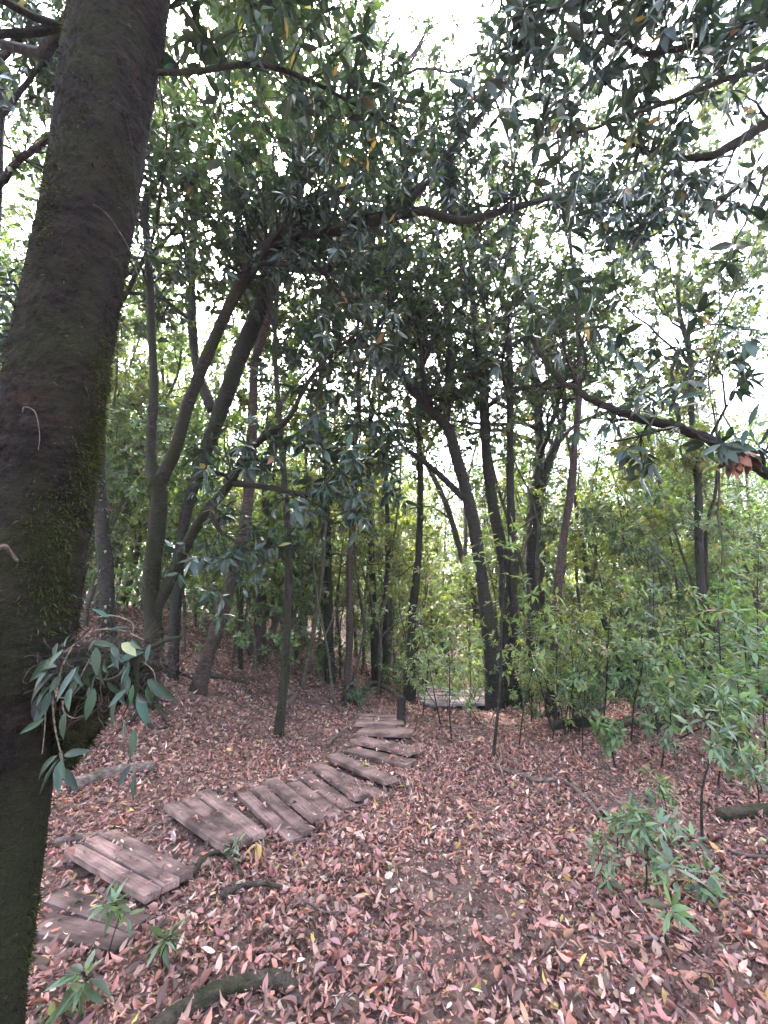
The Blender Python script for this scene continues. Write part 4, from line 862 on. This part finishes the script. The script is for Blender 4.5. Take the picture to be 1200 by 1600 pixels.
for k, (bx, by, h, knd, nm) in enumerate([(940, 1150, 210, 'pale', 'tall airy sapling left of the twin trunk'), (985, 1160, 170, 'under', 'airy sapling with fresh leaves in front of the fallen mossy trunk'), (1010, 1128, 230, 'yellow', 'yellowish airy sapling behind the fallen mossy trunk'), (1075, 1150, 190, 'pale', 'pale airy sapling right of the twin trunk foot'), (1130, 1160, 240, 'under', 'tall broad leaved sapling between twin trunk and right edge'),
        (1185, 1120, 260, 'pale', 'tall pale sapling at the right edge above the thicket'), (1150, 1215, 150, 'under', 'knee high sapling above the mossy log'), (735, 1120, 150, 'pale', 'airy sapling in front of the tallest leaning trunk'), (830, 1128, 200, 'under', 'tall airy sapling in front of the tan trunk'), (895, 1125, 180, 'yellow', 'yellowish airy sapling right of the bright bush'), (660, 1118, 130, 'pale', 'small pale sapling beside the black post'), (1030, 1200, 110, 'sage', 'small grey green sapling at the thicket front'), (1120, 1235, 90, 'sage', 'small grey green sapling near the mossy log'), (965, 1205, 80, 'under', 'tiny sapling near the end of the crooked branch'), (1195, 1205, 130, 'pale', 'pale sapling cut by the right edge')]):
    sapling('airy_sapling', nm, (bx, by), (bx + rng.normal(0, 12), by - h), 330 + k, rng.uniform(.08, .105), knd, nt_=int(7 + h / 28), h0=.25, r=.008 + h * .00002, k=6, ratio=.42, group='airy saplings of the thicket')
sapling('wispy_sapling', 'wispy twiggy sapling with warm tinted leaves on the bank edge', (500, 1050), (520, 935), 314, .10, 'yellow', nt_=12, h0=.3, r=.010)
sapling('near_seedling', 'near out of focus green seedling at the lower left beside the boards', (172, 1500), (165, 1415), 315, .085, 'under', nt_=3, h0=.4, r=.004, indiv=True, k=4)
sapling('corner_seedling', 'trailing green seedling beside the foot of the mossy trunk', (110, 1590), (135, 1530), 316, .10, 'under', nt_=3, h0=.3, r=.004, indiv=True, k=4)
sapling('broad_seedling', 'seedling with a drooping dark leaf just below the first raised step', (262, 1520), (255, 1470), 317, .085, 'under', nt_=2, h0=.4, r=.004, indiv=True, k=4)
sapling('step_seedling', 'little green sprig growing at the corner of the second raised step', (368, 1345), (362, 1325), 318, .07, 'yellow', nt_=2, h0=.3, r=.003, indiv=True, k=4)

# low green carpet behind the thicket
rng = np.random.default_rng(230); lv = Leaves()
n = 14000; x = rng.uniform(2.2, 15, n); y = rng.uniform(8.0, 18, n); h = .4 + .2 * np.sin(x * 1.7) * np.sin(y * 1.3)
lv.block(np.stack([x, y, terr(x, y) + h * np.sqrt(rng.random(n))], 1), nrm(rng.normal(0, 1, (n, 3)) * [1, 1, .35]), nrm(UP + rng.normal(0, .35, (n, 3))), rng.uniform(.06, .13, n), rng.uniform(.025, .045, n), np.full(n, .15), np.full(n, .15), leafcols(rng, 'blue', n, .01))
tag(lv.build('ground_cover', M['leaf_soft'], None, None, 0), 'low green carpet of leafy plants behind the thicket', 'ground cover', None, 'stuff')

# ------------------------------------------------------------------ fallen wood
def ground_wood(name, label, pts, r, mat, seed, lift=0.6, taper=0.6, sides=10, lump=.1, cat='log', n=26):
    rng = np.random.default_rng(seed); g = []
    for p in pts:
        q = G(p[0], p[1]); g.append(q + [0, 0, r * lift + (.022 if r < .03 else .012) + (p[2] if len(p) > 2 else 0)])
    Q = catmull(g, n); o = g[0].copy(); o[2] = tz(o[0], o[1]); tb = Tubes(); tb.add(Q, np.linspace(r, r * taper, n), sides, lump, rng); b = tb.build(name, M[mat], None, o); b.location = o
    return tag(b, label, cat)
ground_wood('root_log', 'dark mossy root arching across the bottom edge at lower left', [(225, 1640), (290, 1592), (335, 1568), (375, 1553), (412, 1543), (440, 1546), (458, 1560)], .04, 'log_moss', 1, .35, .6, 18, .2, n=60)
ground_wood('fallen_log', 'short dark log lying on litter behind the mossy trunk', [(110, 1238), (150, 1222), (190, 1212), (238, 1205)], .06, 'dead', 2, .5, .8, 12, .14)
ground_wood('mossy_log', 'mossy log poking in from the right edge', [(1128, 1284), (1160, 1280), (1200, 1278), (1250, 1275)], .05, 'log_moss', 3, .6, 1.15, 14, .1)
ground_wood('crooked_branch', 'crooked dead branch lying on the litter right of the path', [(775, 1206), (810, 1216), (840, 1226), (875, 1226), (900, 1240), (925, 1265), (942, 1292)], .022, 'dead', 4, .8, .7, 8, .12, 'branch')
ground_wood('mossy_fallen_trunk', 'mossy fallen trunk lying along the front of the thicket', [(862, 1140), (920, 1136), (990, 1138), (1070, 1136)], .075, 'log_moss', 5, .6, .6, 12, .12)
ground_wood('pale_log', 'pale broken log behind the slim tree on the bank', [(428, 1138), (440, 1118), (462, 1090)], .055, 'dead', 6, .6, .8, 10, .1)
ground_wood('bank_log', 'moss green fallen pole on the bank behind the leaning tree', [(318, 1055), (350, 1062), (385, 1070)], .05, 'log_moss', 7, .5, .7, 10, .1)
ground_wood('slanting_branch', 'thin dead branch slanting on the bank left of the path', [(512, 1168), (522, 1158), (534, 1148)], .025, 'dead', 8, .8, .6, 8, .1, 'branch')
ground_wood('short_stick', 'short curved stick on the litter left of the bend', [(482, 1160), (492, 1152), (505, 1146)], .018, 'dead', 9, .8, .6, 8, .1, 'branch')
ground_wood('edge_root', 'half buried root beside the first raised step at left edge', [(85, 1325), (110, 1318), (140, 1315), (165, 1308)], .035, 'dead', 10, .4, .7, 10, .1)
ground_wood('twig', 'thin dark twig right of the path among brown leaves', [(830, 1330), (850, 1352), (868, 1378)], .009, 'dead', 11, .8, .6, 6, .1, 'twig')
ground_wood('long_twig', 'long pale twig running behind the low bushy seedling', [(938, 1310), (975, 1330), (1020, 1345), (1060, 1352)], .012, 'dead', 12, .9, .5, 6, .1, 'twig')
ground_wood('right_twig', 'slender branch lying near the dark stemmed sapling foot', [(1080, 1315), (1120, 1330), (1165, 1345), (1215, 1350)], .014, 'dead', 13, .9, .6, 7, .1, 'branch')
ground_wood('forked_root', 'twisted root beside the corner of the first raised step', [(298, 1380), (318, 1352), (345, 1342), (362, 1358), (378, 1380)], .018, 'log_moss', 14, 1.0, .6, 8, .12, 'root')
ground_wood('low_root', 'low mossy root below the second raised step', [(345, 1412), (375, 1398), (410, 1392), (440, 1398)], .022, 'log_moss', 15, .6, .5, 8, .12, 'root')
ground_wood('upturned_root', 'dark twisted fallen root at the far end of the path', [(560, 1092), (580, 1082, .12), (600, 1090, .18), (618, 1100, .12), (628, 1108)], .07, 'bark_dark' if False else 'log_moss', 16, .6, .6, 10, .16)
rng = np.random.default_rng(78)
for k, (x, y, dx, dy, r_) in enumerate([(955, 1255, 60, 25, .010), (985, 1240, 40, 45, .008), (930, 1275, 70, -12, .009), (1010, 1262, 30, 50, .007), (700, 1395, 50, 22, .005), (560, 1480, 40, -25, .005), (900, 1450, -35, 55, .006), (320, 1235, 50, 8, .008), (640, 1260, -25, 30, .006), (1105, 1400, 60, 30, .008), (760, 1300, 45, 20, .007), (480, 1420, 55, 14, .006)]):
    ground_wood('twig', 'thin dead twig on the litter ' + ['among the tangle behind the low seedling, longest', 'crossing the tangle behind the low seedling', 'at the foot of the low seedling tangle', 'right of the low seedling tangle', 'in the middle of the foreground', 'near the bottom centre', 'below the low seedling', 'behind the second raised step', 'beside the path bend', 'near the lower right edge', 'right of the path, below the crooked branch', 'below the second raised step'][k], [(x, y), (x + dx * .5 + rng.normal(0, 5), y + dy * .5 + rng.normal(0, 5)), (x + dx, y + dy)], r_, 'dead', 60 + k, .8, .5, 6, .12, 'twig')
def post(px, top, w_, label):
    b = G(*px); rng = np.random.default_rng(7); h = (px[1] - top) * pxm(px[0], px[1], b[1]); r = w_ * .5 * pxm(px[0], px[1], b[1]); tb = Tubes()
    tb.add(catmull([[0, 0, -.1], [0.01, 0, h * .5], [.02, 0.01, h]], 12), np.linspace(r * 1.1, r * .85, 12), 12, .1, rng); o = tb.build('stump_post', M['bark_dark']); o.location = b; tag(o, label, 'post')
post((627, 1132), 1092, 14, 'short black weathered post at the end of the path')
# withered yellow sprig by the second step
rng = np.random.default_rng(77); b = G(398, 1352); yl = empty('withered_sprig', b, 'withered yellow brown sprig by the corner of the second raised step', 'sprig'); lv = Leaves()
tb = Tubes(); tb.add(catmull([[0, 0, -.02], [0, 0, .06], [.01, .01, .11]], 8), np.full(8, .003), 5); tb.build('stem', M['dead'], yl)
for k in range(6): lv.add(b + [0.01, .01, .11], nrm(np.array([rng.normal(0, .7), rng.normal(0, .7), rng.uniform(-1.2, .2)])), nrm(rng.normal(0, .4, 3) + UP), rng.uniform(.08, .12), .03, .3, .2, (0, 0, 0))
ym = []
for k in range(3):
    V, f3, f4, C = leaf_geo(np.zeros((1, 3)), np.array([[1., 0, 0]]), np.array([[0, 0, 1.]]), np.ones(1), np.array([.32]), np.array([.4]), np.array([.2]), np.array([[(0.4, 0.27, 0.10), (0.42, 0.33, 0.22), (0.3, 0.17, 0.07)][k]]), 2); m_ = raw_mesh('leaf', V, [f3, f4], C); m_.materials.append(M['dry']); ym.append(m_)
LEAFSET['yellowed'] = ym; leaf_objects(lv, range(6), 'yellowed', rng, yl, b)

# ------------------------------------------------------------------ leaf litter
rng = np.random.default_rng(400)
def on_plank(x, y):
    hit = np.zeros(len(x), bool); zt = np.zeros(len(x))
    for (a, b, c, d) in PLANKS:
        q = [a, b, c, d]; s = None; ins = np.ones(len(x), bool); sg = []
        for i in range(4):
            e0, e1 = q[i], q[(i + 1) % 4]; sg.append((e1[0] - e0[0]) * (y - e0[1]) - (e1[1] - e0[1]) * (x - e0[0]))
        sg = np.array(sg); ins = np.all(sg > 0, 0) | np.all(sg < 0, 0)
        hit |= ins; zt = np.where(ins, np.maximum(zt, max(a[2], b[2], c[2], d[2])) if True else zt, zt)
    return hit, zt
def litter(n, y0, y1, size, patchy=True):
    y = np.sqrt(rng.uniform(y0 ** 2, y1 ** 2, n)); x = rng.uniform(-1.08, 1.08, n) * (y + 0.6)
    cov = np.sin(1.9 * x + .6) * np.sin(1.6 * y + .9) + .6 * np.sin(4.3 * x - 1.1 * y) + .5 * np.sin(3.1 * y + 2.2 * x + 1) + rng.normal(0, .55, n)
    pd = np.abs(x - xpath(y))
    keep = ((cov > -1.1) if patchy else (cov > -9)) & ~((rng.random(n) < 0.62) & (pd < 0.6) & (y < 6.5))
    hit, zt = on_plank(x, y); keep &= ~hit | (rng.random(n) < np.where(y > 3.6, .15, .14))
    x, y, hit, zt = x[keep], y[keep], hit[keep], zt[keep]; m = len(x)
    z = np.where(hit, zt + .004, terr(x, y) + rng.uniform(.002, .035, m))
    th = rng.uniform(0, 6.28, m); tl = np.where(hit, 0.10, 0.5)
    d = np.stack([np.cos(th), np.sin(th), rng.normal(0, 1, m) * tl], 1); nn = np.stack([rng.normal(0, 1, m) * tl, rng.normal(0, 1, m) * tl, np.ones(m)], 1)
    nn[rng.random(m) < .4] *= -1
    L = size * np.clip(np.exp(rng.normal(-.08, .34, m)), .35, 1.65); W = L * rng.uniform(.26, .55, m); col = dry_cols(rng, m)
    return [np.stack([x, y, z], 1), nrm(d), nrm(nn), L, W, rng.uniform(-.6, .6, m), rng.uniform(-.2, 1.0, m), col]
near = litter(36000, 0.9, 3.4, .042); farl = [np.concatenate(q) for q in zip(litter(50000, 3.4, 5.6, .045), litter(110000, 5.6, 14, .055))]; bits = litter(80000, 0.9, 6.5, .017, False)
px_, py_, dep_ = project(near[0]); vis = (px_ > 0) & (px_ < 1200) & (py_ > 0) & (py_ < 1600); size = np.where(vis, near[3] / dep_, 0); pick = np.argsort(-size)[:300]
rest = np.setdiff1d(np.arange(len(near[0])), pick)
V, a3, a4, C = leaf_geo(*[a[rest] for a in near], 1); V2, b3, b4, C2 = leaf_geo(*[np.concatenate([p, q]) for p, q in zip(farl, bits)], 0)
k = len(V); ll = obj('leaf_litter', raw_mesh('leaf_litter', np.vstack([V, V2]), [np.vstack([a3, b3 + k]), a4], np.vstack([C, C2])), M['dry'])
tag(ll, 'thick litter of pinkish brown dry leaves covering the forest floor', 'leaf litter', None, 'stuff')
for i in pick:
    col = near[7][i]; V, f3, f4, C = leaf_geo(np.zeros((1, 3)), near[1][i:i + 1], near[2][i:i + 1], near[3][i:i + 1], near[4][i:i + 1], near[5][i:i + 1], near[6][i:i + 1], col[None], 2)
    o = obj('fallen_leaf', raw_mesh('fallen_leaf', V, [f3, f4], C), M['dry']); o.location = near[0][i]
    g = 'greenish' if col[1] > col[0] * 0.9 else 'dark brown' if col.sum() < .36 else 'pale tan' if col.sum() > .9 else 'reddish brown'
    tag(o, g + ' dry leaf lying in the litter along the bottom of the view', 'fallen leaf', g + ' leaves nearest the viewer')

# ------------------------------------------------------------------ thin bluish volume, added to imitate lens glare over the canopy
hz = bpy.data.meshes.new('glare_veil'); bm = bmesh.new(); bmesh.ops.create_cube(bm, size=1.0); bm.to_mesh(hz); bm.free()
ho = obj('glare_veil', hz); ho.scale = (184, 154, 33); ho.location = (0, 35, 12.5); tag(ho, 'thin pale veil added through the wood to imitate lens glare', 'glare_veil', None, 'stuff')
hm = bpy.data.materials.new('glare_veil'); hm.use_nodes = True; t = hm.node_tree; t.nodes.clear(); o_ = t.nodes.new('ShaderNodeOutputMaterial'); v_ = t.nodes.new('ShaderNodeVolumePrincipled')
v_.inputs['Color'].default_value = (0.84, 0.87, 1.0, 1); v_.inputs['Density'].default_value = 0.0016; v_.inputs['Anisotropy'].default_value = 0.3
t.links.new(v_.outputs[0], o_.inputs['Volume']); hz.materials.append(hm)
